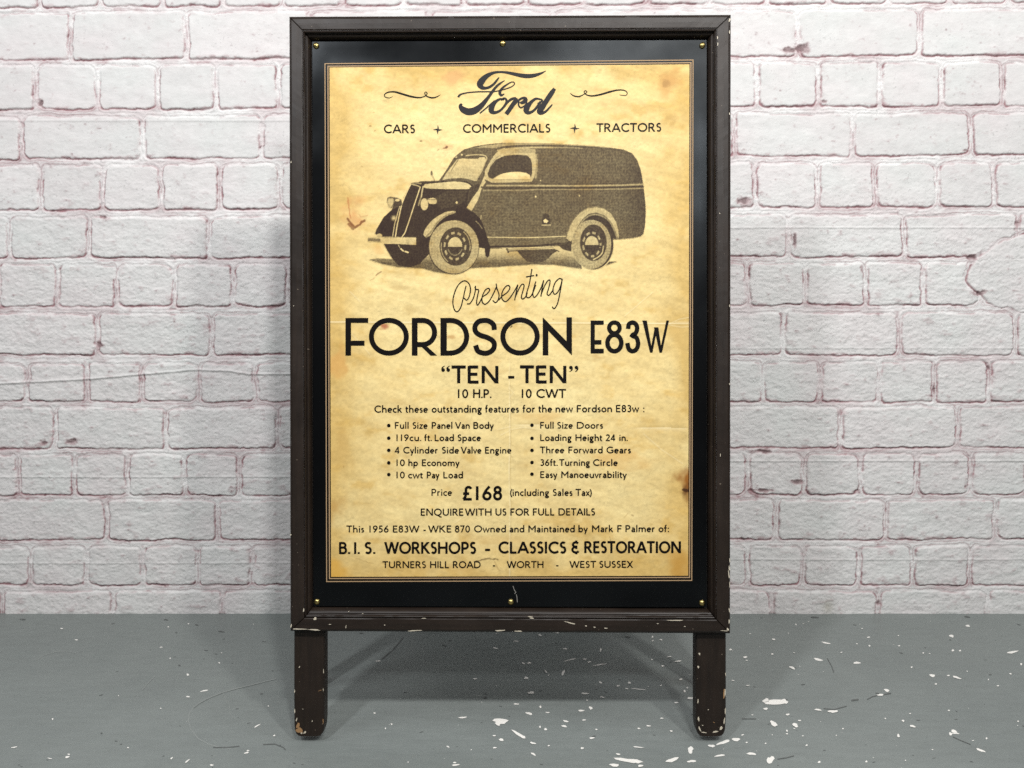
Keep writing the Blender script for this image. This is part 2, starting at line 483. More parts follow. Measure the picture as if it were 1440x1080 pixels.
def build_wall():
    vis = 0.0015
    def axis(segs):
        out = []
        for a, b, st in segs:
            out.append(np.arange(a, b, st))
        out.append(np.array([segs[-1][1]]))
        return np.concatenate(out)
    X = axis([(-2.2, -1.14, 0.006), (-1.14, -0.42, vis), (-0.42, 0.42, 0.0036), (0.42, 1.14, vis), (1.14, 2.2, 0.006)])
    Z = axis([(-0.002, 1.36, vis), (1.36, 2.0, 0.006)])
    XX, ZZ = np.meshgrid(X, Z)
    # where each wall point is seen from the camera (the coursing was measured there)
    dy, dz = WALL_Y, ZZ - CAM_H
    depth = dy * CT - dz * ST
    up = dy * ST + dz * CT
    px = 720 + FOC * XX / depth
    py = 540 - FOC * up / depth
    wx = px + 5.0 * fbm(px / 26, py / 26, 1, 3) + 3.4 * fbm(px / 6, py / 6, 2, 3, .7)
    wy = py + 4.6 * fbm(px / 30, py / 24, 3, 3) + 3.2 * fbm(px / 8, py / 5, 4, 3, .7)
    rr = np.random.default_rng(5)
    top_pitch = 73.0
    courses = []
    for k in range(9, 0, -1):                       # courses above the picture
        a = -52 - k * top_pitch
        stretch = (k % 2 == 0)
        courses.append(((a, a + 61, a - 5, a + 56), None, None, not stretch))
    for c, jl, jr in zip(CRS, JL, JR):
        courses.append((c, jl, jr, len(jl) <= 3))
    t = np.clip((px) / 1440.0, -1, 2)
    H = np.full(px.shape, -1.0)
    D = np.full(px.shape, -6.0)                    # distance inside the brick (px), negative in mortar
    BELOW = np.zeros(px.shape)                     # how much this point lies along a brick's lower edge
    RND = np.zeros(px.shape)
    RND2 = np.zeros(px.shape)
    SIDE = np.zeros(px.shape)
    for ci, (c, jl, jr, stretch) in enumerate(courses):
        topc = c[0] + (c[2] - c[0]) * t
        botc = c[1] + (c[3] - c[1]) * t
        m = (wy > topc - 7) & (wy < botc + 7)
        if not m.any():
            continue
        pitch = (165 if stretch else 83.5) * (1 + 0.03 * (6 - (ci - 9)) / 6)
        joints = []
        if jl is None:
            joints = list(np.arange(-900 + rr.uniform(0, pitch), 2400, pitch) + rr.uniform(-3, 3))
        else:
            joints = list(jl)
            x = jl[0]
            while x > -900:
                x -= pitch + rr.uniform(-4, 4)
                joints.insert(0, x)
            n = max(1, round((jr[0] - jl[-1]) / pitch))
            for q in range(1, n):
                joints.append(jl[-1] + (jr[0] - jl[-1]) * q / n + rr.uniform(-3, 3))
            joints += list(jr)
            x = jr[-1]
            while x < 2400:
                x += pitch + rr.uniform(-4, 4)
                joints.append(x)
        joints = np.array(joints)
        x_, y_ = wx[m], wy[m]
        k = np.searchsorted(joints, x_)
        k = np.clip(k, 1, len(joints) - 1)
        xl, xr = joints[k - 1] + 4.2, joints[k] - 4.2
        tp, bt = topc[m], botc[m]
        # per brick slight tilts
        tilt = rr.uniform(-0.018, 0.018, len(joints))[k]
        yy = y_ + tilt * (x_ - (xl + xr) / 2)
        cx, cy = (xl + xr) / 2, (tp + bt) / 2
        rad = rr.uniform(3, 10, len(joints))[k]
        qx = np.abs(x_ - cx) - (xr - xl) / 2 + rad
        qy = np.abs(yy - cy) - (bt - tp) / 2 + rad
        d = -(np.hypot(np.maximum(qx, 0), np.maximum(qy, 0)) + np.minimum(np.maximum(qx, qy), 0) - rad)
        better = d > D[m]
        dm = D[m]; dm[better] = d[better]; D[m] = dm
        below = np.exp(-((yy - bt + 0.5) / 3.2) ** 2)
        b_ = BELOW[m]; b_[better] = below[better]; BELOW[m] = b_
        sd = np.exp(-(np.minimum(np.abs(x_ - xl), np.abs(x_ - xr)) / 2.5) ** 2)
        s_ = SIDE[m]; s_[better] = sd[better]; SIDE[m] = s_
        rb = rr.random(len(joints))[k]; rb2 = rr.random(len(joints))[k]
        r_ = RND[m]; r_[better] = rb[better]; RND[m] = r_
        r_ = RND2[m]; r_[better] = rb2[better]; RND2[m] = r_
    # the big rough patch at the right
    pq = np.hypot((wx - 1462 + 0.35 * (wy - 377)) / 88, (wy - 380) / 56) + 0.34 * fbm(px / 34, py / 30, 35, 4)
    patch = (1 - pq) * 52
    patch = np.where(px > 1330, patch, -9)
    usep = patch > -5
    D = np.where(usep & (patch > 0), patch, np.where(usep & (patch > -5), np.minimum(D, patch), D))
    rough = 0.12 + 0.88 * sstep(130, 430, py)
    n1 = fbm(px / 34, py / 20, 21, 4)
    n2 = fbm(px / 9, py / 6, 22, 3)
    n3 = fbm(px / 3.2, py / 2.4, 23, 2)
    n4 = fbm((px + 0.3 * py + 30 * RND) / 15, (py - px * 0.12 * (RND2 - 0.3)) / 5.5, 24, 4, 0.6)
    # heights in metres, 0 = brick face
    face = 0.0026 * n1 + rough * (0.0019 * n2 + 0.0014 * n3 + 0.0015 * n4) + 0.002 * (RND - 0.5)
    edge = sstep(-2.6, 1.8, D)
    mort = -0.0024 + 0.0016 * fbm(px / 14, py / 5, 25, 3) + 0.0012 * n3
    mort = mort + 0.0014 * np.exp(-((D + 4.5) / 1.8) ** 2)
    Hh = mort * (1 - edge) + face * edge
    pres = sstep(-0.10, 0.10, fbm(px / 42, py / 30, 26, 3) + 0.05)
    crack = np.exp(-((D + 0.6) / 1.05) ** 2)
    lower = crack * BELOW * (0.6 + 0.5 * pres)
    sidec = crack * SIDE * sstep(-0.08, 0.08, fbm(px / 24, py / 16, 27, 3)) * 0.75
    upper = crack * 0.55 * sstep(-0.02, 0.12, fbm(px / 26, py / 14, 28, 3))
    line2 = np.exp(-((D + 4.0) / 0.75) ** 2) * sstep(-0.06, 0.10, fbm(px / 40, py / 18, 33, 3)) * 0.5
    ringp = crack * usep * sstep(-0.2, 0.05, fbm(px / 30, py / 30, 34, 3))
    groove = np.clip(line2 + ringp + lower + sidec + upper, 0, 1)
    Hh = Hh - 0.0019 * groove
    # dug-out corner pits
    pit = np.zeros(px.shape)
    for (a, b, w, h) in ((57, 146, 7, 9), (208, 219, 9, 4), (138, 485, 6, 10), (32, 175, 6, 6), (76, 582, 5, 6), (365, 207, 3, 6), (85, 697, 12, 2.6), (146, 699, 10, 2.6),
                         (270, 702, 3, 4), (305, 697, 12, 2.5), (1047, 283, 14, 9), (1129, 66, 14, 10), (1108, 70, 16, 5), (1206, 692, 9, 3.5), (1358, 685, 3, 9), (1235, 850, 4, 9),
                         (1246, 718, 3, 6), (1236, 755, 4, 3), (1391, 518, 4, 9), (1310, 557, 8, 4), (1314, 545, 2.5, 16), (1045, 758, 14, 3), (1358, 213, 8, 4), (1244, 287, 8, 4),
                         (1158, 142, 6, 5), (1119, 340, 4, 14), (1211, 379, 3, 9), (1365, 361, 12, 5), (1380, 412, 12, 6), (243, 434, 12, 3), (545 - 400, 305, 8, 4), (40, 760, 8, 3),
                         (350, 774, 8, 4), (277, 774, 8, 3), (225, 822, 14, 4), (1432, 318, 5, 10), (1122, 678, 12, 5), (1072, 690, 20, 3), (1072, 636, 16, 4), (62, 640 - 18, 9, 5), (100, 622, 10, 7)):
        g = np.exp(-(((wx - a) / w) ** 2 + ((wy - b) / h) ** 2) * 1.6)
        pit = np.maximum(pit, g * (0.72 + 0.28 * (w * h > 50)))
    Hh = Hh - 0.003 * sstep(0.42, 0.95, pit + 0.9 * n2 + 0.5 * n3)
    # long horizontal wrinkles
    wr = np.zeros(px.shape)
    def wrinkle(yline, x0, x1, amp, w):
        g = amp * np.exp(-((py - yline) / w) ** 2) * sstep(x0, x0 + 30, px) * (1 - sstep(x1 - 30, x1, px))
        st = 0.35 * amp * (1 - sstep(-1, 1, (py - yline) / 1.2)) * np.exp(-np.maximum(yline - py, 0) / 14) * sstep(x0, x0 + 30, px) * (1 - sstep(x1 - 30, x1, px))
        return g + st
    lx = np.interp(px, [-60, 0, 125, 204, 274, 321, 350, 408, 520], [541, 539.5, 533, 526, 520, 521.5, 526, 526, 530])
    wr += wrinkle(lx, -300, 640, 0.0022, 1.5)
    for yl, a, b, am in ((170, -100, 600, .0008), (671, -300, 600, .0012), (792, -300, 620, .0009), (320.5, 900, 1700, .0012), (490, 980, 1700, .0008), (648.5, 980, 1700, .0013), (787, 980, 1700, .0010)):
        wr += wrinkle(yl + 1.5 * fbm(px / 150, py / 400, 31, 2), a, b, am, 1.3)
    Hh = Hh + wr
    Y = WALL_Y - Hh
    P = np.stack([XX, Y, ZZ], -1)
    # colour: white paint, rosy brick showing through where the paint is thin or broken, plus painted shade along lower edges
    base = np.ones(px.shape + (3,)) * np.array([0.715, 0.700, 0.690])
    base = base * edge[..., None] + np.array([0.785, 0.762, 0.755]) * (1 - edge[..., None])
    tintn = fbm(px / 60, py / 45, 41, 3)
    base *= (1 + 0.05 * (RND2[..., None] - 0.5) + 0.10 * n1[..., None] * 0.6)
    base += tintn[..., None] * np.array([0.03, -0.03, -0.015])
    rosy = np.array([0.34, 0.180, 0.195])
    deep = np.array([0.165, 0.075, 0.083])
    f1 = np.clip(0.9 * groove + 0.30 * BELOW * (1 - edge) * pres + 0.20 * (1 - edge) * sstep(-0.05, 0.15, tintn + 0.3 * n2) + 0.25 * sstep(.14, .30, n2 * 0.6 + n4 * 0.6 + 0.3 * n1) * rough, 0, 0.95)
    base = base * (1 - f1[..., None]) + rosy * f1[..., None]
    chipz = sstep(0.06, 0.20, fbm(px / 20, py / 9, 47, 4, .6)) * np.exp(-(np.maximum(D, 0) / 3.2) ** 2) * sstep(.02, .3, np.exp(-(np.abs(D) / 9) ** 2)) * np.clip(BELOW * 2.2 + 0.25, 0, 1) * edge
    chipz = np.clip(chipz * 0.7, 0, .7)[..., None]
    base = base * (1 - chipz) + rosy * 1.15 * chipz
    f2 = np.clip(sstep(0.55, 1.0, lower) * sstep(0.02, 0.16, fbm(px / 30, py / 22, 43, 3)) * 0.9 + sstep(0.75, 1.0, groove) * sstep(0.05, .2, n2) * 0.6, 0, 0.9)  # dark lines under bricks: exposed brick with shade painted in
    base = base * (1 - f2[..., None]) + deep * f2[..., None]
    fp = sstep(0.48, 0.95, pit + 1.2 * n2 + 0.8 * n3) * 0.62
    fm = sstep(0.16, 0.65, pit + 0.9 * n2 + 0.4 * n3)[..., None] * 0.6
    base = base * (1 - fm) + rosy * fm
    fp = np.clip(fp, 0, 0.95)
    base = base * (1 - fp[..., None]) + np.array([0.115, 0.062, 0.064]) * fp[..., None]
    st = np.exp(-(((px - 1164) / 7) ** 2 + ((py - 853) / 9) ** 2))[..., None] * 0.5
    base = base * (1 - st) + np.array([0.40, 0.37, 0.28]) * st
    spk = sstep(0.30, 0.36, fbm(px / 2.6, py / 2.2, 44, 2)) * sstep(-0.02, 0.1, fbm(px / 50, py / 40, 45, 2))
    base = base * (1 - 0.25 * spk[..., None])
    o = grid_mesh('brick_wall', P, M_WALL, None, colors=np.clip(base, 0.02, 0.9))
    o['label'] = 'white painted brick wall with rosy brick showing in its joints'
    o['category'] = 'wall'
    o['kind'] = 'thing'


build_wall()

# ------------------------------------------------------------------ the board
board = bpy.data.objects.new('advertising_board', None)
COL.objects.link(board)
board.location = ROOT
board.rotation_euler = (math.pi / 2 - PITCH, 0, 0)
board.empty_display_size = 0.1
board['label'] = 'freestanding dark brown framed sign board on two legs with an aged yellow van poster'
board['category'] = 'sign board'


def B(x, y, h=0.0):
    u, v = board_uv(x, y, h)
    return (u, v - V0, h - LEG_H)


# outer corners of the frame
FR = {'tl': (407.0, 23.6), 'tr': (1027.6, 20.9), 'br': (1026.6, 890.6), 'bl': (408.6, 887.2)}
# where the wide face ends and where the moulding meets the poster
FI = {'tl': (425.6, 42.6), 'tr': (1007.4, 40.4), 'br': (1007.2, 871.0), 'bl': (428.2, 868.6)}
FP = {'tl': (438.0, 57.5), 'tr': (994.5, 55.0), 'br': (995.0, 855.5), 'bl': (440.0, 853.2)}
SHEET_H = -0.0150
# profile points: (0 = outer edge, 1 = end of the wide face, 2 = poster edge ; height in metres)
PROFILE_RAIL = [(0.0, -0.030), (0.0, -0.0040), (0.03, -0.0018), (0.09, -0.0006), (0.18, 0.0), (0.5, 0.0002), (0.9, 0.0), (0.97, -0.0006), (1.0, -0.0022), (1.0, -0.0060)]
PROFILE_MOULD = [(1.004, -0.0260), (1.004, -0.0030), (1.05, -0.0016), (1.13, -0.0012), (1.21, -0.0020), (1.27, -0.0038), (1.30, -0.0062), (1.36, -0.0068), (1.44, -0.0062),
                 (1.56, -0.0070), (1.70, -0.0092), (1.84, -0.0122), (1.94, -0.0146), (2.0, -0.0175), (2.0, -0.0260)]


def corner(name, d):
    a, b, c = FR[name], FI[name], FP[name]
    if d <= 1:
        return (a[0] + (b[0] - a[0]) * d, a[1] + (b[1] - a[1]) * d)
    e = d - 1
    return (b[0] + (c[0] - b[0]) * e, b[1] + (c[1] - b[1]) * e)


def rail(name, ca, cb, profile, mat, seed, nick=0.0006):
    n = 150
    V, F = [], []
    m = len(profile)
    fs = [0.0, 0.0014] + [0.0014 + (1 - 0.0028) * k / (n - 2) for k in range(1, n - 2)] + [1 - 0.0014, 1.0]
    for i in range(n + 1):
        f = fs[i]
        for j, (d, h) in enumerate(profile):
            pa, pb = corner(ca, d), corner(cb, d)
            x, y = pa[0] + (pb[0] - pa[0]) * f, pa[1] + (pb[1] - pa[1]) * f
            w = float(fbm(np.array(f * 22.0), np.array(j * 0.9 + 3.0), seed, 3))
            w2 = float(fbm(np.array(f * 90.0), np.array(j * 1.7 + 9.0), seed + 3, 2))
            hh = h + nick * (w + 0.6 * w2) - (0.0016 if i in (0, n) and 0 < j < m - 1 else 0)
            if j in (1, 2) and profile is PROFILE_RAIL:      # knocked outer arris
                s = 1.3 * max(0.0, w2 + 0.1 * w - 0.12)
                along_x = abs(pa[0] - pb[0]) > abs(pa[1] - pb[1])
                sg = 1 if (ca in ('tl',) or (ca == 'bl')) else -1
                if along_x:
                    y += s * 4 * (1 if 't' in ca else -1)
                else:
                    x += s * 4 * (1 if 'l' in ca else -1)
            V.append(B(x, y, hh))
    for i in range(n):
        for j in range(m - 1):
            a = i * m + j
            F.append((a, a + 1, a + m + 1, a + m))
    F.append(tuple(range(m))[::-1])
    F.append(tuple(range(n * m, n * m + m)))
    o = mesh_obj(name, V, F, [mat, M_WOODCHIP, M_RAW], board)
    me = o.data
    me.polygons.foreach_set('use_smooth', np.array([True] * (len(F) - 2) + [False, False]))
    try:
        me.set_sharp_from_angle(angle=math.radians(38))
    except Exception:
        pass
    import bmesh
    bm = bmesh.new(); bm.from_mesh(me)
    bmesh.ops.recalc_face_normals(bm, faces=bm.faces)
    bm.to_mesh(me); bm.free()
    if profile is PROFILE_RAIL:
        for p in me.polygons:
            if p.normal.z > 0.985 or abs(p.normal.z) < 0.1:
                p.use_smooth = False
    return o


def add_chips(o, chips, mi=1):
    """paint knocked off: thin irregular flakes just proud of the painted face, in the same mesh"""
    import bmesh
    bm = bmesh.new(); bm.from_mesh(o.data)
    for ci, c in enumerate(chips):
        x, y, w, h, hgt = c[:5]
        hgt += 0.00003 * ci
        ang = c[5] if len(c) > 5 else 0.0
        vs = [bm.verts.new(B(px_, py_, hgt + 0.0006)) for px_, py_ in blob(x, y, w * 0.8, h * 0.72, ang, 12, 0.4)]
        f = bm.faces.new(vs[::-1])
        f.material_index = mi if len(c) < 7 else c[6]
        f.normal_update()
        if f.normal.z < 0:
            f.normal_flip()
    bm.to_mesh(o.data); bm.free()


R_TOP = rail('frame_rail', 'tl', 'tr', PROFILE_RAIL, M_WOODX, 51)
R_RIGHT = rail('frame_rail', 'tr', 'br', PROFILE_RAIL, M_WOODY, 52)
R_BOT = rail('frame_rail', 'bl', 'br', PROFILE_RAIL, M_WOODX, 53)
R_LEFT = rail('frame_rail', 'tl', 'bl', PROFILE_RAIL, M_WOODY, 54)
rail('frame_moulding', 'tl', 'tr', PROFILE_MOULD, M_WOODX, 55, 0.0003)
rail('frame_moulding', 'tr', 'br', PROFILE_MOULD, M_WOODY, 56, 0.0003)
MB_ = rail('frame_moulding', 'bl', 'br', PROFILE_MOULD, M_WOODX, 57, 0.0003)
rail('frame_moulding', 'tl', 'bl', PROFILE_MOULD, M_WOODY, 58, 0.0003)

add_chips(R_BOT, [(443, 870, 6, 5, .0002), (421, 884.6, 22, 2.4, .0, .02), (442, 885.6, 18, 2.8, .0, .02), (464, 878, 4, 1.6, .0003), (486.5, 881.5, 1.4, 5.5, .0003, .15), (541, 879, 3, 1.4, .0003),
                  (583, 886.8, 22, 2.2, .0, -.04), (703, 886.7, 15, 2.8, .0, -.03), (729, 887.6, 12, 2.4, .0, .05), (802, 876, 18, 2.3, .0003, .22), (824, 880.2, 4, 2, .0003), (836, 882, 4, 2, .0003),
                  (852, 883.4, 5, 2.2, .0003), (1019, 887.0, 12, 1.4, .0, .03), (963, 881, 3, 1.6, .0003), (925, 877, 3, 1.6, .0003), (596, 869.6, 10, 1.2, .0002), (748, 869.4, 8, 2.0, .0002), (950, 872.4, 24, 2.2, .0002)])
add_chips(R_RIGHT, [(1026, 28, 2.4, 8, .0, .2), (1026, 45, 2, 6, .0), (1009, 53, 1.4, 7, .0), (1009.4, 62, 1.6, 6, .0), (1026, 160, 1.6, 5, .0), (1026.2, 788, 1.6, 8, .0), (1025.6, 799, 2.4, 9, .0), (1025, 808, 2.2, 14, .0, -.1),
                    (1026, 822, 1.4, 10, .0), (1025.6, 858, 2, 8, .0), (1025.4, 874, 2, 10, .0), (1023.5, 885, 4, 5, .0), (1026, 430, 1.4, 5, .0), (1026, 540, 1.4, 4, .0), (1013, 640, 1.2, 6, .0003), (1012, 300, 1.2, 3, .0003)])
add_chips(R_LEFT, [(409.4, 880, 2.2, 7, .0, .1), (427, 858, 1.8, 9, .0, .1), (408.8, 752, 1.8, 4, .0), (413, 430, 1.2, 2, .0003), (409.2, 228, 1.6, 4, .0)])
add_chips(MB_, [(490.5, 859.8, 2, 2, -.0065), (746, 867.3, 10, 2, -.0012), (510, 863, 3, 1.2, -.0065)])


# legs ---------------------------------------------------------------
def leg(xa, xb, ytop, h_front, seed, chips):
    """a plank with rounded lower corners standing on the floor"""
    prof = []
    w = xb - xa
    yb = 1034.5
    outline = [(xa, ytop), (xa - 0.2, 960), (xa, 1016), (xa + 0.8, 1026), (xa + 2.6, 1031), (xa + 5.5, 1033.8), (xa + 9, yb), (xb - 10, yb), (xb - 5.5, 1033.6), (xb - 2.4, 1030), (xb - .8, 1024), (xb, 1012), (xb + 0.2, 960), (xb, ytop)]
    th = h_front - LEG_H
    V, F = [], []
    n = len(outline)
    rings = [(0.0, 1.6), (0.0022, 0.35), (0.0045, 0.0), (th, 0.0)]       # front arris rounded over
    cx = (xa + xb) / 2
    for back, inset in rings:
        for (x, y) in outline:
            xx = x + (inset if x < cx else -inset)
            yy = y - (inset * 0.6 if y > 1015 else 0)
            u, v, z = B(xx, yy, h_front)
            h = z - back
            if y > 1015:                      # cut level with the floor
                v = v - h * math.tan(PITCH)
            V.append((u, v, h))
    for r in range(len(rings) - 1):
        for i in range(n):
            j = (i + 1) % n
            F.append((r * n + i, (r + 1) * n + i, (r + 1) * n + j, r * n + j))
    F.append(tuple(range(n)))
    F.append(tuple(range((len(rings) - 1) * n, len(rings) * n))[::-1])
    o = mesh_obj('leg', V, F, [M_WOODY, M_WOODCHIP, M_RAW], board)
    import bmesh
    bm = bmesh.new(); bm.from_mesh(o.data)
    bmesh.ops.recalc_face_normals(bm, faces=bm.faces)
    bm.to_mesh(o.data); bm.free()
    add_chips(o, [(a, b, c, d, h_front - 0.0002, e, m) for a, b, c, d, e, m in chips])
    return o


LF = -0.0125
leg(413, 456, 862, LF, 1, [(421, 1027, 15, 9, .4, 2), (419, 1020, 5, 12, .2, 2), (428.6, 1030, 6, 3.2, -.5, 1), (424, 1031, 4, 2.5, 0, 1), (414.3, 972, 1.4, 7, 0, 1), (414.4, 1000, 1.4, 10, 0, 1), (421, 938, 1.6, 4, .2, 1), (454.6, 970, 1.4, 5, 0, 1), (455, 944, 1.2, 8, 0, 1), (450, 971, 6, 1.2, -.3, 2), (439, 1014, 1.6, 3, .2, 1), (426, 997, 1.2, 1.6, 0, 1),
                         (454.4, 1014, 1.4, 10, 0, 2), (417, 1012, 2, 7, .2, 1)])
leg(979, 1021.5, 862, LF, 2, [(983.6, 919.5, 3.4, 4, .2, 1), (982, 938, 2.6, 6, 0, 1), (981.6, 986, 2, 8, 0, 1), (982.4, 1011, 2.6, 10, 0, 1), (1018.6, 975, 4.4, 17, 0, 2), (1019.8, 974, 1.8, 16, 0, 1), (1020, 1000, 1.8, 12, 0, 1), (1018.5, 1014, 2.4, 12, .2, 1), (1014, 1024, 4, 9, .7, 1), (1006, 1029, 12, 2.8, -.2, 1),
                           (984, 1025, 3, 9, -.4, 1), (990, 1030, 9, 2, .2, 1), (996, 998, 2, 2, 0, 1), (1004, 1016, 3, 1.6, .3, 2), (1020.4, 948, 1.4, 6, 0, 1), (988, 1020, 2.4, 2, 0, 1)])


def rear_leg(x_top, x_foot):
    top = (x_top, 0.80, -0.002)
    # foot on the floor, behind the front leg
    V, F = [], []
    for (x, y, z, floor) in ((x_top, 0.86, -0.004, False), (x_foot, None, None, True)):
        for dx in (-0.014, 0.014):
            for dz in (0.0, -0.018):
                if floor:
                    zz = -0.150 + dz
                    V.append((x + dx, -zz * math.tan(PITCH) + 0.0005, zz))
                else:
                    V.append((x + dx, y, z + dz))
    F = [(0, 1, 3, 2), (4, 6, 7, 5), (0, 4, 5, 1), (2, 3, 7, 6), (0, 2, 6, 4), (1, 5, 7, 3)]
    mesh_obj('rear_leg', V, F, M_WOODY, board)


rear_leg(-0.27, -0.3455)
rear_leg(0.27, 0.3385)

# backing panel behind the poster -----------------------------------
def slab(name, quad, h0, h1, mat):
    V = [B(x, y, h0) for x, y in quad] + [B(x, y, h1) for x, y in quad]
    F = [(0, 3, 2, 1), (4, 5, 6, 7)] + [(i, (i + 1) % 4, 4 + (i + 1) % 4, 4 + i) for i in range(4)]
    return mesh_obj(name, V, F, mat, board)


slab('backing_panel', [(430, 47), (1002, 45), (1001, 865), (432, 863)], -0.0205, -0.0275, M_BACK)


# poster: black sheet, slightly rippled along its edge ------------------
def build_poster():
    n, m = 60, 84
    s, t = np.meshgrid(np.linspace(0, 1, n), np.linspace(0, 1, m))
    tl, tr, br, bl = (439.2, 58.6), (993.6, 56.2), (993.8, 853.6), (441.0, 852.4)
    X = (tl[0] * (1 - s) + tr[0] * s) * (1 - t) + (bl[0] * (1 - s) + br[0] * s) * t
    Y = (tl[1] * (1 - s) + tr[1] * s) * (1 - t) + (bl[1] * (1 - s) + br[1] * s) * t
    edge = np.minimum(np.minimum(s, 1 - s) * 560, np.minimum(t, 1 - t) * 800)
    h = SHEET_H + 0.0010 * (1 - sstep(0, 22, edge)) * (0.6 + 2.0 * fbm(X / 60, Y / 60, 61, 2))
    sc = (DIST - h) / FOC
    P = np.stack([(X - 720) * sc, (540 - Y) * sc - V0, h - LEG_H], -1)
    P = P[::-1]
    return grid_mesh('poster', P, M_BLACK, board)


poster = build_poster()
PAPER_H = SHEET_H + 0.0004
PRINT_H = SHEET_H + 0.0008
# the aged paper ground
PC = {'tl': (463.4, 94.8), 'tr': (969.6, 90.4), 'br': (967.8, 809.6), 'bl': (465.6, 811.2)}


def seg_dist(x, y, pts):
    d = np.full(np.shape(x), 1e9)
    for (a, b), (c, e) in zip(pts[:-1], pts[1:]):
        vx, vy = c - a, e - b
        L = vx * vx + vy * vy + 1e-9
        tt = np.clip(((x - a) * vx + (y - b) * vy) / L, 0, 1)
        d = np.minimum(d, np.hypot(x - a - tt * vx, y - b - tt * vy))
    return d


def paper_color(x, y):
    base = np.ones(np.shape(x) + (3,)) * np.array([0.745, 0.552, 0.235])
    n1 = fbm(x / 90, y / 70, 71, 4)
    n2 = fbm(x / 22, y / 13, 72, 4)
    n3 = fbm(x / 4.5, y / 3.0, 73, 3)
    n4 = fbm((x + 0.4 * y) / 40, (y - 0.3 * x) / 9, 74, 3)
    light = np.array([0.83, 0.68, 0.335]); tan = np.array([0.59, 0.385, 0.115]); brown = np.array([0.36, 0.17, 0.05])
    f = np.clip(0.42 + 1.1 * n1 + 0.7 * n2 + 0.35 * n4, 0, 1)[..., None]
    c = base * (1 - f) + light * f
    f = sstep(0.08, 0.34, -n2 * 0.8 - n1 * 0.5 + 0.25 * n4)[..., None] * 0.6
    c = c * (1 - f) + tan * f
    ed = np.minimum(np.minimum(x - 464, 969 - x), np.minimum(y - 92, 811 - y))
    e = np.exp(-np.maximum(ed, 0) / 30)
    f = np.clip(e * (0.95 + 2.2 * fbm(x / 45, y / 45, 75, 3)), 0, 0.75)[..., None]
    c = c * (1 - f) + tan * f
    rdg = np.abs(fbm((x + 0.5 * y) / 20, (y - 0.2 * x) / 11, 77, 4, .6))
    c *= (1 - 0.16 * (1 - sstep(0.0, 0.022, rdg)) * sstep(-0.02, 0.16, n1 + 0.5 * n2))[..., None]
    c *= (1 + 0.28 * n3 + 0.24 * n4 + 0.10 * fbm(x / 1.6, y / 1.6, 76, 2))[..., None]

    def stain(cx, cy, rx, ry, col, amt, warp=0.5, sharp=0.5):
        d = np.hypot((x - cx) / rx, (y - cy) / ry) + warp * (fbm(x / max(rx, 2) * 1.3, y / max(ry, 2) * 1.3, 80 + cx * .01, 3) * 2)
        ff = (1 - sstep(1 - sharp, 1, d))[..., None] * amt
        return ff, np.array(col)
    ST_ = [(640, 108, 22, 16, (0.62, 0.32, 0.14), .45, .6, .9), (690, 100, 14, 10, (0.60, 0.36, 0.16), .3, .6, .9), (945, 112, 24, 22, (0.55, 0.29, 0.09), .55, .8, .9), (935, 118, 7, 7, (0.36, 0.2, 0.07), .5, .8, .8),
           (498, 302, 22, 26, (0.66, 0.30, 0.11), .5, .7, .9), (628, 206, 12, 6, (0.66, 0.34, 0.16), .4, .7, .9), (540, 458, 12, 6, (0.40, 0.10, 0.05), .65, .7, .8), (635, 474, 9, 6, (0.5, 0.27, 0.09), .5, .7, .9),
           (970, 684, 22, 28, (0.30, 0.11, 0.02), .95, .6, .9), (966, 690, 9, 14, (0.13, 0.05, 0.015), .6, .7, .9), (950, 800, 44, 34, (0.50, 0.25, 0.04), .6, .8, .95), (470, 805, 34, 26, (0.66, 0.36, 0.06), .6, .8, .95), (472, 715, 22, 30, (0.52, 0.29, 0.08), .45, .9, .95),
           (470, 510, 18, 26, (0.64, 0.34, 0.1), .5, .9, .95), (880, 646, 46, 20, (0.66, 0.38, 0.11), .42, .9, .9), (780, 585, 60, 22, (0.70, 0.42, 0.13), .35, .9, .9), (566, 615, 40, 26, (0.72, 0.46, 0.16), .3, .9, .9), (690, 520, 24, 20, (0.60, 0.35, 0.11), .3, .9, .9),
           (480, 630, 18, 50, (0.58, 0.37, 0.12), .4, .9, .95), (945, 168, 14, 14, (0.46, 0.28, 0.09), .35, .9, .9), (876, 148, 18, 9, (0.60, 0.42, 0.15), .35, .9, .9), (575, 435, 14, 12, (0.5, 0.33, 0.11), .3, .9, .9), (650, 800, 60, 14, (0.62, 0.40, 0.14), .4, .9, .95),
           (840, 503, 16, 6, (0.5, 0.3, 0.1), .4, .8, .9), (536, 352, 14, 10, (0.72, 0.42, 0.15), .35, .8, .9), (560, 405, 20, 5, (0.55, 0.38, 0.15), .3, .8, .9), (955, 470, 26, 30, (0.6, 0.4, 0.14), .3, .9, .9), (700, 760, 60, 12, (0.62, 0.40, 0.14), .3, .9, .95)]
    for a in ST_:
        ff, col = stain(*a)
        ff = np.clip(ff * 1.3, 0, .97)
        c = c * (1 - ff) + col * ff

    def mark(pts, w, col, amt, wob=1.2):
        nonlocal c
        d = seg_dist(x + wob * fbm(x / 5, y / 5, 91, 2) * 2, y + wob * fbm(x / 5, y / 5, 92, 2) * 2, pts)
        ff = (np.clip((w - d) / 0.8 + 0.5, 0, 1) * amt)[..., None]
        c = c * (1 - ff) + np.array(col) * ff
    rust = (0.15, 0.035, 0.012)
    mark([(489, 278), (491, 296), (493, 306)], 1.0, (0.45, 0.17, 0.06), .7)
    mark([(489, 308), (494, 315), (499, 320), (506, 315), (513, 310)], 1.6, rust, .8)
    mark([(490, 315), (496, 322)], 2.0, rust, .7)
    mark([(505, 302), (508, 305), (518, 303)], .7, (0.5, 0.25, 0.1), .6)
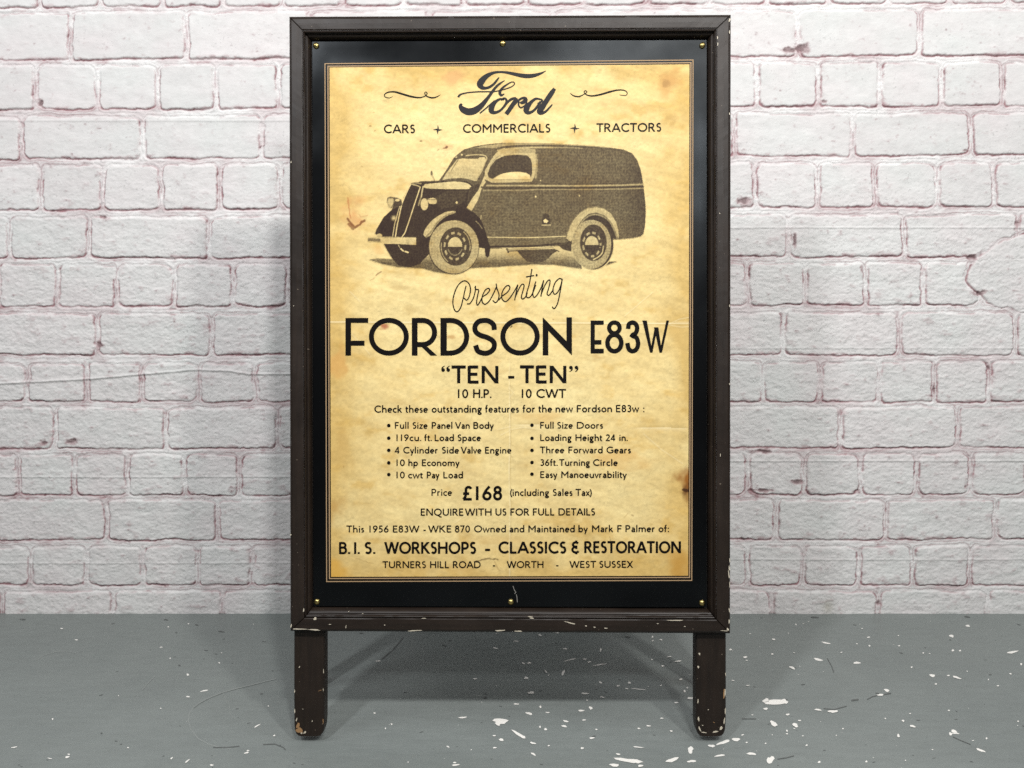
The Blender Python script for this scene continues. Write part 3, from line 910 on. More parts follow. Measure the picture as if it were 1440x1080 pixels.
    mark([(623, 208.5), (626, 208.6)], 1.0, rust, .7); mark([(627.4, 207.8), (628.6, 207)], 1.5, (0.12, 0.04, 0.02), .85); mark([(615, 211.5), (617, 211.2)], .7, rust, .6)
    mark([(591.5, 198.8), (592.5, 198.6)], 1.0, (0.3, 0.2, 0.08), .6); mark([(508, 234.5), (510, 234.2)], .9, (0.4, 0.27, 0.1), .6)
    mark([(529, 387), (533, 384), (536, 382)], .9, (0.25, 0.12, 0.05), .75); mark([(521, 394), (527, 390)], .6, (0.4, 0.25, 0.1), .6)
    mark([(520, 177.3), (522.5, 177.8)], .8, (0.3, 0.18, 0.06), .8); mark([(526.5, 184.4), (528, 183.2)], .8, (0.3, 0.18, 0.06), .8); mark([(525, 158), (527, 158.4)], .5, (0.35, 0.22, 0.08), .7)
    mark([(578, 182), (581, 180), (582, 184)], 1.0, (0.35, 0.22, 0.1), .5)
    mark([(591.5, 199), (592.2, 198.8)], .8, (0.2, 0.12, 0.05), .5); mark([(591, 198), (592, 199)], .5, rust, .4)
    mark([(668, 790), (675, 788), (682, 785.8), (692, 785.5), (700, 787)], 1.0, (0.10, 0.06, 0.02), .75, 2.0)
    mark([(694, 789), (699, 797), (702, 802)], .6, (0.35, 0.22, 0.08), .6, 2.0)
    mark([(500, 785), (512, 789), (525, 793)], .6, (0.35, 0.23, 0.08), .5); mark([(538, 791), (556, 800), (566, 803)], 1.0, (0.4, 0.26, 0.09), .4)
    mark([(858, 755), (860, 762), (861, 768)], .6, (0.3, 0.2, 0.08), .7); mark([(888, 725), (890.5, 726)], .9, (0.32, 0.2, 0.08), .7); mark([(878, 728), (884, 722)], .6, (0.45, 0.3, 0.12), .5)
    mark([(778, 449), (779, 449.3)], .7, rust, .6); mark([(717.5, 460), (719.5, 458)], .8, (0.02, 0.015, 0.01), .9)
    mark([(590, 90), (640, 97)], .6, (0.5, 0.3, 0.12), .3)
    mark([(483, 655), (483.6, 657)], .8, (0.3, 0.18, 0.06), .5)
    # folds in the sheet that was printed
    mark([(962, 688), (968, 690.5), (975, 692)], 2.2, (0.05, 0.02, 0.01), .9, 2.0)
    for yy in np.arange(505, 805, 9.0):
        q = 7 * math.sin(yy * 1.7)
        mark([(717, yy), (717 + q * .7, yy + 3 + q * .3)], .45, (0.36, 0.24, 0.09), .35, 1.5)
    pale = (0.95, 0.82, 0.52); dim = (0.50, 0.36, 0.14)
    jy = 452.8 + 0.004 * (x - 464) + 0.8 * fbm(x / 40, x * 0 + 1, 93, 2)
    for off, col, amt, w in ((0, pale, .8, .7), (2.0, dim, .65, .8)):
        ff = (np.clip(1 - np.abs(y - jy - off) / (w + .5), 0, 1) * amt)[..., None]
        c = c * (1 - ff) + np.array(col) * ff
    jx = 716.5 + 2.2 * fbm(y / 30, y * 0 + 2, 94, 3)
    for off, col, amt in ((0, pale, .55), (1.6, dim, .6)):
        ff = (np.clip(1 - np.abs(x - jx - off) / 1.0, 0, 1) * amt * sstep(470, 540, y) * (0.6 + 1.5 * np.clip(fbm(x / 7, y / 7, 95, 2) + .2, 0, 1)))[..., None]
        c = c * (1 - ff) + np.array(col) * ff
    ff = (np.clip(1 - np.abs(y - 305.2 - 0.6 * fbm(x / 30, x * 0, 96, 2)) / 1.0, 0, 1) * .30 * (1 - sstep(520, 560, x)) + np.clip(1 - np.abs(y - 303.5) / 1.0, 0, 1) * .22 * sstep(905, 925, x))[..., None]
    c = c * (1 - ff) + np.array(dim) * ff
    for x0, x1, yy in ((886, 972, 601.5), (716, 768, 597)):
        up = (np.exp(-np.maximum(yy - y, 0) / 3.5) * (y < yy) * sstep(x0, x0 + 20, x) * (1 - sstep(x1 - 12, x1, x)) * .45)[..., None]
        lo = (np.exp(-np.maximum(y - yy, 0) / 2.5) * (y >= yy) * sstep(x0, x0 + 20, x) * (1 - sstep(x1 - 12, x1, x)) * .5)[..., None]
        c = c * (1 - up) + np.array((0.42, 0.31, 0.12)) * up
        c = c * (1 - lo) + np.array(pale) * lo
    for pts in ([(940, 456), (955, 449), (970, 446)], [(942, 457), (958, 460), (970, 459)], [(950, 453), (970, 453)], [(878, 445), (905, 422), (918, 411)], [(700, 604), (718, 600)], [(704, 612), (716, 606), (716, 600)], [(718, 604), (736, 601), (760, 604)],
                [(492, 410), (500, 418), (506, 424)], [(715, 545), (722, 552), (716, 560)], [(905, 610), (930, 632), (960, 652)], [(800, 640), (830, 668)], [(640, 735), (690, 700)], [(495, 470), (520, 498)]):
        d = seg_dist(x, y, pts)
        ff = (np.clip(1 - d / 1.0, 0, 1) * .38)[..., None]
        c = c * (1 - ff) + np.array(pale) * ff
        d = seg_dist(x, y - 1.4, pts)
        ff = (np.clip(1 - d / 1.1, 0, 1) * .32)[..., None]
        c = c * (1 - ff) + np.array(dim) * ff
    return np.clip(c, 0.005, 0.95)


def sheet_pts(X, Y, h):
    sc = (DIST - h) / FOC
    return np.stack([(X - 720) * sc, (540 - Y) * sc - V0, np.full(X.shape, h - LEG_H)], -1)


def build_paper():
    n, m = 504, 716
    s, t = np.meshgrid(np.linspace(0, 1, n), np.linspace(0, 1, m))
    X = (PC['tl'][0] * (1 - s) + PC['tr'][0] * s) * (1 - t) + (PC['bl'][0] * (1 - s) + PC['br'][0] * s) * t
    Y = (PC['tl'][1] * (1 - s) + PC['tr'][1] * s) * (1 - t) + (PC['bl'][1] * (1 - s) + PC['br'][1] * s) * t
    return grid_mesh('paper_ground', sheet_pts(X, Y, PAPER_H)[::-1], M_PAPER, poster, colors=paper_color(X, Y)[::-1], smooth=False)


build_paper()


# ------------------------------------------------------------------ printing: ribbons of ink
class Ink:
    def __init__(self):
        self.V, self.F, self.k = [], [], 0

    def _h(self):
        self.k += 1
        return PRINT_H + 0.000006 * (self.k % 40)

    def poly(self, pts):
        h = self._h()
        s = len(self.V)
        for p in pts:
            self.V.append(B(p[0], p[1], h))
        a = sum(pts[i][0] * pts[(i + 1) % len(pts)][1] - pts[(i + 1) % len(pts)][0] * pts[i][1] for i in range(len(pts)))
        f = list(range(s, s + len(pts)))
        self.F.append(f if a < 0 else f[::-1])

    def ribbon(self, pts, w, closed=None):
        """pts in photo pixels; w a width or a list of widths"""
        P = [tuple(p[:2]) for p in pts]
        ws = list(w) if hasattr(w, '__len__') else [w] * len(P)
        if closed is None:
            closed = len(P) > 3 and math.hypot(P[0][0] - P[-1][0], P[0][1] - P[-1][1]) < 1e-4
        if closed:
            P = P[:-1]; ws = ws[:-1]
        n = len(P)
        L, R = [], []
        for i in range(n):
            a = P[(i - 1) % n] if (closed or i > 0) else None
            b = P[(i + 1) % n] if (closed or i < n - 1) else None
            dirs = []
            for q, r in ((a, P[i]), (P[i], b)):
                if q is None or r is None:
                    continue
                l_ = math.hypot(r[0] - q[0], r[1] - q[1])
                if l_ > 1e-6:
                    dirs.append(((r[0] - q[0]) / l_, (r[1] - q[1]) / l_))
            if not dirs:
                dirs = [(1, 0)]
            tx, ty = sum(d[0] for d in dirs), sum(d[1] for d in dirs)
            l_ = math.hypot(tx, ty)
            if l_ < 1e-4:
                tx, ty = dirs[0]; l_ = 1
            tx, ty = tx / l_, ty / l_
            nx, ny = -ty, tx
            cosv = max(0.55, abs(nx * -dirs[0][1] + ny * dirs[0][0]))
            o = ws[i] / 2 / cosv
            L.append((P[i][0] + nx * o, P[i][1] + ny * o)); R.append((P[i][0] - nx * o, P[i][1] - ny * o))
        h = self._h()
        s = len(self.V)
        for a, b in zip(L, R):
            self.V.append(B(a[0], a[1], h)); self.V.append(B(b[0], b[1], h))
        for i in range(n if closed else n - 1):
            j = (i + 1) % n
            self.F.append((s + 2 * i, s + 2 * j, s + 2 * j + 1, s + 2 * i + 1))

    def disc(self, cx, cy, r, ry=None, n=14):
        ry = ry or r
        self.poly([(cx + r * math.cos(2 * math.pi * i / n), cy + ry * math.sin(2 * math.pi * i / n)) for i in range(n)])

    def build(self, name, mat, label=None):
        o = mesh_obj(name, self.V, self.F, mat, poster)
        # keep every face towards the reader
        import bmesh
        bm = bmesh.new(); bm.from_mesh(o.data)
        for f in bm.faces:
            f.normal_update()
            if f.normal.z < 0:
                f.normal_flip()
        bm.to_mesh(o.data); bm.free()
        if label:
            o['label'] = label
        return o


def spline(pts, per=8):
    """Catmull-Rom through points of any dimension"""
    A = np.array(pts, dtype=float)
    E = np.vstack([2 * A[0] - A[1], A, 2 * A[-1] - A[-2]])
    out = []
    for i in range(1, len(E) - 2):
        p0, p1, p2, p3 = E[i - 1], E[i], E[i + 1], E[i + 2]
        for k in range(per):
            t = k / per
            out.append(0.5 * ((2 * p1) + (-p0 + p2) * t + (2 * p0 - 5 * p1 + 4 * p2 - p3) * t * t + (-p0 + 3 * p1 - 3 * p2 + p3) * t ** 3))
    out.append(A[-1])
    return out


def arc(cx, cy, rx, ry, a0, a1, n=None):
    n = n or max(5, int(abs(a1 - a0) / 15))
    return [(cx + rx * math.cos(math.radians(a0 + (a1 - a0) * i / n)), cy + ry * math.sin(math.radians(a0 + (a1 - a0) * i / n))) for i in range(n + 1)]


def ring(cx, cy, rx, ry, n=24):
    p = arc(cx, cy, rx, ry, 90, 450, n)
    p[-1] = p[0]
    return p


s_ = 0.065
t_ = 1 - s_


def CL(*p):
    return ('c', list(p))


GL = {
    'A': (.90, [CL((.05, 0), (.45, 1)), CL((.45, 1), (.85, 0)), [(.18, .32), (.72, .32)]], .02),
    'B': (.64, [[(s_, 0), (s_, 1)], [(s_, t_), (.32, t_)] + arc(.32, .74, .21, .195, 90, -90) + [(s_, .545)], [(s_, .545), (.34, .545)] + arc(.34, .305, .24, .24, 90, -90) + [(s_, s_)]], .08),
    'C': (.80, [arc(.49, .5, .425, .435, 46, 314, 22)], .06),
    'D': (.88, [[(s_, 0), (s_, 1)], [(s_, t_), (.38, t_)] + arc(.38, .5, .435, .435, 90, -90, 14) + [(s_, s_)]], .08),
    'E': (.54, [[(s_, 0), (s_, 1)], [(s_, t_), (.52, t_)], [(s_, .52), (.48, .52)], [(s_, s_), (.54, s_)]], .08),
    'F': (.52, [[(s_, 0), (s_, 1)], [(s_, t_), (.52, t_)], [(s_, .5), (.46, .5)]], .08),
    'G': (.86, [arc(.49, .5, .425, .435, 46, 318, 22), [(.80, .14), (.80, .46)], [(.56, .46), (.86, .46)]], .06),
    'H': (.78, [[(s_, 0), (s_, 1)], [(.715, 0), (.715, 1)], [(s_, .52), (.715, .52)]], .09),
    'I': (.13, [[(s_, 0), (s_, 1)]], .10),
    'K': (.70, [[(s_, 0), (s_, 1)], CL((.12, .47), (.60, 1)), CL((.22, .57), (.66, 0))], .07),
    'L': (.52, [[(s_, 0), (s_, 1)], [(s_, s_), (.52, s_)]], .08),
    'M': (.92, [[(s_, 0), (s_, 1)], [(.855, 0), (.855, 1)], [(s_, .93), (.46, .40), (.855, .93)]], .09),
    'N': (.82, [[(s_, 0), (s_, 1)], [(.755, 0), (.755, 1)], CL((s_, 1), (.755, 0))], .09),
    'O': (.98, [ring(.49, .5, .425, .435)], .06),
    'P': (.60, [[(s_, 0), (s_, 1)], [(s_, t_), (.30, t_)] + arc(.30, .69, .235, .245, 90, -90) + [(s_, .445)]], .08),
    'Q': (.98, [ring(.49, .5, .425, .435), [(.46, .10), (.62, -.05), (.80, -.16), (.98, -.20)]], .06),
    'R': (.68, [[(s_, 0), (s_, 1)], [(s_, t_), (.30, t_)] + arc(.30, .71, .225, .225, 90, -90) + [(s_, .485)], CL((.30, .485), (.62, 0))], .07),
    'S': (.50, [arc(.265, .735, .18, .2, 38, 270, 12) + arc(.245, .3, .19, .235, 90, -142, 12)], .06),
    'T': (.72, [[(0, t_), (.72, t_)], [(.36, 0), (.36, t_)]], .03),
    'U': (.76, [[(s_, 1), (s_, .36)] + arc(.38, .36, .315, .295, 180, 360, 12) + [(.695, 1)]], .09),
    'V': (.82, [CL((.05, 1), (.41, 0)), CL((.41, 0), (.77, 1))], .02),
    'W': (1.22, [CL((.05, 1), (.33, 0)), CL((.33, 0), (.61, 1)), CL((.61, 1), (.89, 0)), CL((.89, 0), (1.17, 1))], .02),
    'X': (.74, [CL((.06, 0), (.68, 1)), CL((.06, 1), (.68, 0))], .03),
    '1': (.13, [[(s_, 0), (s_, 1)]], .21),
    '0': (.56, [ring(.28, .5, .215, .435)], .06),
    '2': (.56, [arc(.27, .72, .205, .215, 160, -38, 12) + [(.07, s_), (.56, s_)]], .07),
    '3': (.50, [arc(.22, .745, .185, .19, 140, -90, 12), arc(.22, .31, .215, .245, 90, -140, 12)], .07),
    '4': (.60, [[(.44, 0), (.44, 1)], [(.44, .96), (.06, .27), (.60, .27)]], .05),
    '5': (.48, [[(.45, t_), (.14, t_), (.11, .57)] + arc(.19, .32, .225, .255, 112, -130, 12)], .07),
    '6': (.56, [ring(.28, .3, .215, .235), [(.44, .99), (.22, .70), (.085, .42), (.066, .30)]], .06),
    '7': (.52, [[(0, t_), (.46, t_), (.16, 0)]], .05),
    '8': (.54, [ring(.27, .745, .175, .19), ring(.27, .305, .205, .24)], .06),
    '9': (.56, [ring(.28, .7, .215, .235), [(.12, .01), (.34, .30), (.475, .58), (.494, .70)]], .06),
    'a': (.45, [[(.07, .53)] + arc(.22, .43, .165, .165, 130, 0, 8) + [(.385, 0)], ring(.215, .195, .16, .14)], .07),
    'b': (.58, [[(s_, 0), (s_, 1.05)], ring(.30, .33, .225, .27)], .07),
    'c': (.47, [arc(.29, .33, .23, .27, 48, 312, 14)], .05),
    'd': (.58, [[(.515, 0), (.515, 1.05)], ring(.28, .33, .225, .27)], .06),
    'e': (.55, [[(s_, .345), (.50, .345)], arc(.28, .33, .22, .27, 3, 314, 18)], .05),
    'f': (.36, [[(.15, 0), (.15, .80)] + arc(.28, .83, .13, .155, 180, 75, 6), [(0, .605), (.33, .605)]], .03),
    'g': (.52, [ring(.24, .445, .17, .165), [(.36, .585), (.52, .60)], [(.16, .29), (.085, .20), (.14, .11), (.36, .05)], ring(.255, -.13, .195, .125)], .05),
    'h': (.55, [[(s_, 0), (s_, 1.05)], [(s_, .36)] + arc(.275, .37, .21, .23, 180, 0, 10) + [(.485, 0)]], .08),
    'i': (.13, [[(s_, 0), (s_, .64)], [(s_, .80), (s_, .93)]], .09),
    'k': (.52, [[(s_, 0), (s_, 1.05)], [(.11, .30), (.44, .65)], [(.20, .40), (.49, 0)]], .06),
    'l': (.13, [[(s_, 0), (s_, 1.05)]], .09),
    'm': (.90, [[(s_, 0), (s_, .65)], [(s_, .38)] + arc(.255, .385, .19, .215, 180, 0, 10) + [(.445, 0)], [(.445, .38)] + arc(.64, .385, .195, .215, 180, 0, 10) + [(.835, 0)]], .08),
    'n': (.55, [[(s_, 0), (s_, .65)], [(s_, .36)] + arc(.275, .37, .21, .23, 180, 0, 10) + [(.485, 0)]], .08),
    'o': (.60, [ring(.30, .33, .235, .27)], .05),
    'p': (.58, [[(s_, -.33), (s_, .65)], ring(.30, .33, .225, .27)], .07),
    'r': (.34, [[(s_, 0), (s_, .65)], [(s_, .36)] + arc(.27, .38, .205, .22, 180, 78, 7)], .07),
    's': (.37, [arc(.195, .475, .125, .125, 38, 270, 10) + arc(.18, .205, .125, .145, 90, -142, 10)], .05),
    't': (.35, [[(.13, .84), (.13, .20)] + arc(.26, .20, .13, .14, 180, 295, 7), [(0, .605), (.33, .605)]], .03),
    'u': (.55, [[(s_, .65), (s_, .28)] + arc(.27, .28, .205, .22, 180, 360, 10), [(.485, 0), (.485, .65)]], .08),
    'v': (.52, [[(.04, .65), (.26, .03), (.48, .65)]], .02),
    'w': (.84, [[(.04, .65), (.23, .03), (.42, .62), (.61, .03), (.80, .65)]], .02),
    'x': (.50, [[(.04, 0), (.46, .65)], [(.04, .65), (.46, 0)]], .03),
    'y': (.52, [[(.04, .65), (.27, .03)], [(.48, .65), (.17, -.32)]], .02),
    'z': (.46, [[(.04, .595), (.41, .595), (.06, s_), (.45, s_)]], .05),
    '.': (.15, [[(.075, 0), (.075, .15)]], .06),
    ':': (.15, [[(.075, 0), (.075, .15)], [(.075, .48), (.075, .63)]], .07),
    '-': (.30, [[(0, .31), (.30, .31)]], .08),
    '(': (.20, [arc(.52, .40, .45, .72, 128, 232, 10)], .05),
    ')': (.20, [arc(-.32, .40, .45, .72, 52, -52, 10)], .05),
    '\u00a3': (.60, [arc(.38, .77, .165, .165, 15, 180, 9) + [(.215, .45), (.17, .22), (.05, s_)], [(.05, s_), (.58, s_)], [(.04, .47), (.42, .47)]], .05),
    '&': (.56, [arc(.31, .735, .19, .195, 30, 266, 10), arc(.31, .30, .225, .235, 96, 330, 12), [(.42, .535), (.24, .535)], [(.35, -.09), (.35, .16)], [(.35, .84), (.35, 1.09)], [(.35, .36), (.35, .66)]], .06),
    ' ': (.26, [], .0),
}


def clip_y(pts, lo, hi):
    for sign, lim in ((1, lo), (-1, -hi)):
        out = []
        for i in range(len(pts)):
            a, b = pts[i], pts[(i + 1) % len(pts)]
            da, db = sign * a[1] - lim, sign * b[1] - lim
            if da >= 0:
                out.append(a)
            if da * db < 0:
                f = da / (da - db)
                out.append((a[0] + (b[0] - a[0]) * f, a[1] + (b[1] - a[1]) * f))
        pts = out
        if not pts:
            return []
    return pts


def text(ink, string, x0, x1, base, cap, stroke, base1=None):
    """set one word or phrase so that its ink runs from x0 to x1 (photo pixels)"""
    pen, items = 0.0, []
    for ch in string:
        W, strokes, sb = GL[ch]
        pen += sb
        items.append((pen, strokes))
        pen += W + sb
    first, last = GL[string[0]][2], GL[string[-1]][2]
    span = pen - first - last
    sx = (x1 - x0) / span
    base1 = base if base1 is None else base1
    w = stroke * 1.26

    def M(p, off):
        x = x0 + (p[0] + off - first) * sx
        return (x, base + (base1 - base) * (x - x0) / max(1e-6, x1 - x0) - p[1] * cap)
    for off, strokes in items:
        for st in strokes:
            if isinstance(st, tuple):
                a, b = st[1]
                L = math.hypot((b[0] - a[0]) * sx, (b[1] - a[1]) * cap)
                ux, uy = (b[0] - a[0]) / L, (b[1] - a[1]) / L
                e = 2.2 * w
                ea = e if a[1] in (0, 1) else 0
                eb = e if b[1] in (0, 1) else 0
                a2 = (a[0] - ux * ea, a[1] - uy * ea); b2 = (b[0] + ux * eb, b[1] + uy * eb)
                # half width normal to the stroke, in glyph units
                nx, ny = -uy * cap, ux * sx
                l_ = math.hypot(nx, ny)
                nx, ny = nx / l_ * w / 2 / sx, ny / l_ * w / 2 / cap
                q = [(a2[0] + nx, a2[1] + ny), (b2[0] + nx, b2[1] + ny), (b2[0] - nx, b2[1] - ny), (a2[0] - nx, a2[1] - ny)]
                q = clip_y(q, 0, 1)
                if len(q) > 2:
                    ink.poly([M(p, off) for p in q])
            else:
                ink.ribbon([M(p, off) for p in st], w)


def lettering(words, cap, stroke, mat=M_INK):
    ink = Ink()
    for wd in words:
        text(ink, wd[0], wd[1], wd[2], wd[3], cap, stroke, wd[4] if len(wd) > 4 else None)
    return ink


# top line
for w in (('CARS', 540, 583.5, 187.2), ('COMMERCIALS', 651.2, 773.8, 186.7, 186.1), ('TRACTORS', 838.8, 929.8, 185.6, 184.9)):
    lettering([w], 12.1, 1.6).build('lettering', M_INK)
for cx, cy in ((615.7, 182.4), (808.3, 180.4)):                 # four-pointed sparkles
    ink = Ink()
    for k in range(4):
        a = math.pi / 2 * k
        r = 7.0
        tip = (cx + r * math.cos(a), cy + r * math.sin(a))
        q1 = (cx + 2.3 * math.cos(a + .8), cy + 2.3 * math.sin(a + .8))
        q2 = (cx + 1.2 * math.cos(a - .8), cy + 1.2 * math.sin(a - .8))
        ink.poly([(cx, cy), q2, tip, q1])
    ink.build('sparkle_ornament', M_GREYINK)


def zmap(ox, oy, sc, pts):
    return [(ox + p[0] / sc, oy + p[1] / sc) + tuple(q / sc for q in p[2:]) for p in pts]


# flourishes either side of the script
for pts, par in (([(545, 297, 3), (520, 307, 5), (490, 301, 6), (484, 282, 7), (510, 265, 9), (560, 262, 11), (620, 279, 13), (680, 296, 13), (740, 305, 10), (783, 296, 7), (803, 277, 6), (796, 263, 6), (785, 270, 6), (797, 292, 8), (835, 306, 10), (872, 301, 8), (903, 283, 2)], (450, 80, 5.333)),
                 ([(505, 253, 2), (530, 271, 8), (565, 277, 9), (598, 263, 6), (622, 246, 6), (612, 235, 6), (603, 246, 6), (620, 264, 7), (660, 272, 10), (720, 262, 12), (780, 244, 12), (840, 231, 9), (885, 234, 7), (904, 252, 6), (892, 269, 5), (850, 265, 3)], (700, 80, 4.966))):
    ink = Ink()
    P = spline(zmap(*par, pts), 6)
    ink.ribbon([p[:2] for p in P], [max(.5, p[2]) for p in P])
    ink.build('flourish', M_INK)

# script logo
ink = Ink()
LOGO = [
    [(1265, 92, 8), (1185, 130, 32), (1080, 158, 52), (970, 160, 56), (860, 140, 46), (740, 115, 34), (640, 107, 28), (545, 122, 40), (455, 170, 66), (395, 232, 88), (375, 278, 86), (402, 315, 58), (445, 325, 40), (500, 312, 36), (560, 270, 32), (605, 215, 26), (632, 180, 14)],
    [(80, 447, 28), (100, 420, 26), (135, 402, 20), (220, 385, 17), (340, 375, 17), (450, 373, 17), (560, 372, 16), (640, 357, 15), (740, 330, 15), (810, 300, 15), (840, 268, 15), (828, 244, 14), (790, 247, 16), (730, 282, 22), (680, 322, 30), (646, 368, 38), (645, 403, 38), (665, 422, 32), (702, 403, 12)],
    [(708, 222, 8), (655, 255, 24), (600, 300, 32), (550, 360, 36), (500, 430, 42), (440, 508, 56), (372, 580, 76), (300, 628, 92), (222, 643, 94), (155, 620, 84), (118, 585, 62), (114, 555, 44), (132, 538, 20)],
    [(372, 665, 20), (440, 610, 18), (510, 550, 20), (575, 495, 22)],
    [(700, 478, 24), (640, 475, 30), (580, 515, 46), (535, 580, 70), (528, 630, 72), (570, 655, 44), (640, 632, 32), (700, 572, 32), (733, 510, 32), (722, 472, 30), (690, 465, 26), (662, 492, 18)],
    [(728, 676, 56), (790, 590, 58), (846, 505, 56), (872, 460, 30)],
    [(690, 590, 20), (750, 512, 30), (800, 474, 36), (860, 455, 24)],
    [(845, 545, 20), (895, 490, 28), (945, 460, 32), (985, 468, 50), (985, 497, 56), (945, 520, 44), (915, 520, 20)],
    [(902, 505, 22), (895, 550, 22), (920, 588, 20), (965, 572, 20), (1015, 520, 20)],
    [(1200, 478, 20), (1130, 468, 30), (1065, 515, 46), (1008, 588, 76), (1003, 635, 74), (1040, 657, 44), (1100, 627, 32), (1150, 572, 36), (1195, 505, 32)],
    [(1195, 470, 22), (1212, 500, 24), (1150, 535, 18)],
    [(1382, 330, 44), (1335, 400, 66), (1265, 505, 68), (1205, 595, 80), (1180, 640, 76), (1205, 662, 46), (1262, 640, 30), (1312, 588, 24), (1352, 545, 16)],
]
for st in LOGO:
    P = spline(zmap(636, 90, 9.6, st), 7)
    ink.ribbon([p[:2] for p in P], [max(.4, p[2]) for p in P], closed=False)
ink.build('script_logo', M_GREYINK)

# joined handwriting under the picture
ink = Ink()
HAND = [
    [(215, 270), (200, 330), (178, 430), (150, 530), (110, 578), (75, 550), (58, 470), (70, 380), (110, 280), (160, 225), (205, 210), (250, 245), (268, 310), (255, 390), (225, 440), (188, 415)],
    [(228, 484), (262, 480), (300, 420), (325, 330), (326, 270)], [(318, 285), (335, 312), (365, 322), (350, 400), (340, 470), (352, 500), (378, 465), (412, 398)],
    [(412, 400), (465, 365), (496, 322), (482, 300), (445, 320), (412, 385), (406, 455), (440, 490), (490, 452), (540, 365), (576, 285)],
    [(574, 242), (582, 300), (606, 365), (602, 425), (568, 470), (532, 442)], [(604, 440), (648, 388)],
    [(648, 390), (705, 348), (737, 297), (720, 265), (680, 287), (645, 350), (642, 420), (682, 458), (732, 420), (790, 335), (832, 256)],
    [(832, 256), (812, 350), (794, 442)], [(800, 405), (850, 295), (885, 250), (906, 268), (890, 340), (874, 402), (890, 427), (925, 400), (945, 350)],
    [(1000, 68), (968, 250), (932, 375), (950, 412), (988, 392), (1022, 325), (1045, 260)], [(930, 165), (978, 155), (1026, 148)],
    [(1046, 218), (1012, 345), (1022, 406), (1060, 380), (1110, 290), (1140, 205)],
    [(1140, 203), (1122, 300), (1106, 398)], [(1114, 360), (1160, 252), (1200, 200), (1216, 220), (1196, 310), (1180, 365), (1205, 382), (1245, 328)],
    [(1356, 190), (1325, 184), (1278, 230), (1250, 318), (1270, 370), (1312, 338), (1345, 260), (1360, 190)], [(1362, 186), (1332, 360), (1302, 488), (1265, 541), (1240, 518)],
]
for st in HAND:
    P = spline(zmap(630, 370, 8.47, st), 6)
    ink.ribbon([p[:2] for p in P], 1.55, closed=False)
ink.disc(630 + 1056 / 8.47, 370 + 143 / 8.47, 1.35, 1.75)
ink.build('handwritten_lettering', M_INK)

# the big name, letter by letter
ink = Ink()


def Z5(x, y):
    return (460 + x / 5.538, 370 + y / 5.538)


def Z6(x, y):
    return (710 + x / 5.538, 370 + y / 5.538)


def rect(z, xa, ya, xb, yb):
    ink.poly([z(xa, ya), z(xb, ya), z(xb, yb), z(xa, yb)])


rect(Z5, 143, 427, 186, 720); rect(Z5, 186, 427, 320, 465); rect(Z5, 186, 604, 291, 643)
SW = 39 / 5.538
ink.ribbon([Z5(a, b) for a, b in ring(481, 573, 136, 128, 44)], SW)
rect(Z5, 660, 427, 704, 720)
ink.ribbon([Z5(*p) for p in [(704, 446), (745, 446)] + arc(745, 540, 92, 94, -90, 90, 16) + [(704, 634)]], SW)
ink.poly([Z5(*p) for p in [(730, 640), (782, 652), (857, 720), (806, 720), (717, 634)]])
rect(Z5, 883, 427, 932, 720)
ink.ribbon([Z5(*p) for p in [(932, 446), (962, 446)] + arc(962, 573, 125, 127, -90, 90, 20) + [(932, 701)]], SW)
ink.ribbon([Z5(*p) for p in spline([(1302, 520), (1296, 480), (1262, 452), (1225, 446), (1180, 455), (1152, 492), (1158, 535), (1195, 562), (1245, 578), (1290, 605), (1303, 640), (1290, 675), (1255, 698), (1220, 701), (1175, 685), (1156, 640)], 4)], SW)
ink.ribbon([Z6(a, b) for a, b in ring(118, 571, 134, 129, 44)], SW)
ink.poly([Z6(295, 422), Z6(338, 464), Z6(338, 718), Z6(295, 718)])
ink.poly([Z6(480, 422), Z6(522, 422), Z6(522, 718), Z6(480, 674)])
ink.poly([Z6(295, 422), Z6(522, 650), Z6(522, 718), Z6(295, 482)])
ink.build('bold_lettering', M_INK)
ink = Ink()
rect(Z6, 668, 447, 700, 703); rect(Z6, 700, 447, 770, 480); rect(Z6, 700, 599, 752, 634); rect(Z6, 700, 667, 770, 703)
ink.ribbon([Z6(*p) for p in ring(853, 504, 41, 42, 30)], 33 / 5.538)
ink.ribbon([Z6(*p) for p in ring(853, 622, 54, 64, 34)], 35 / 5.538)
ink.ribbon([Z6(*p) for p in spline([(960, 512), (966, 476), (995, 462), (1022, 478), (1030, 512), (1018, 545), (992, 564), (1024, 580), (1038, 625), (1026, 668), (996, 686), (966, 670), (954, 622)], 4)], 34 / 5.538)
for a, b in (((1088, 447), (1140, 697)), ((1140, 697), (1178, 500)), ((1178, 500), (1214, 697)), ((1214, 697), (1268, 447))):
    wv = 17
    ink.poly([Z6(a[0] - wv, a[1]), Z6(a[0] + wv, a[1]), Z6(b[0] + wv * .55, b[1]), Z6(b[0] - wv * .55, b[1])] if a[1] < b[1] else [Z6(a[0] - wv * .55, a[1]), Z6(a[0] + wv * .55, a[1]), Z6(b[0] + wv * .7, b[1] - 50), Z6(b[0] - wv * .7, b[1] - 50)][:2] + [Z6(b[0] + wv * .6, b[1]), Z6(b[0] - wv * .6, b[1])])
ink.build('bold_lettering', M_INK)

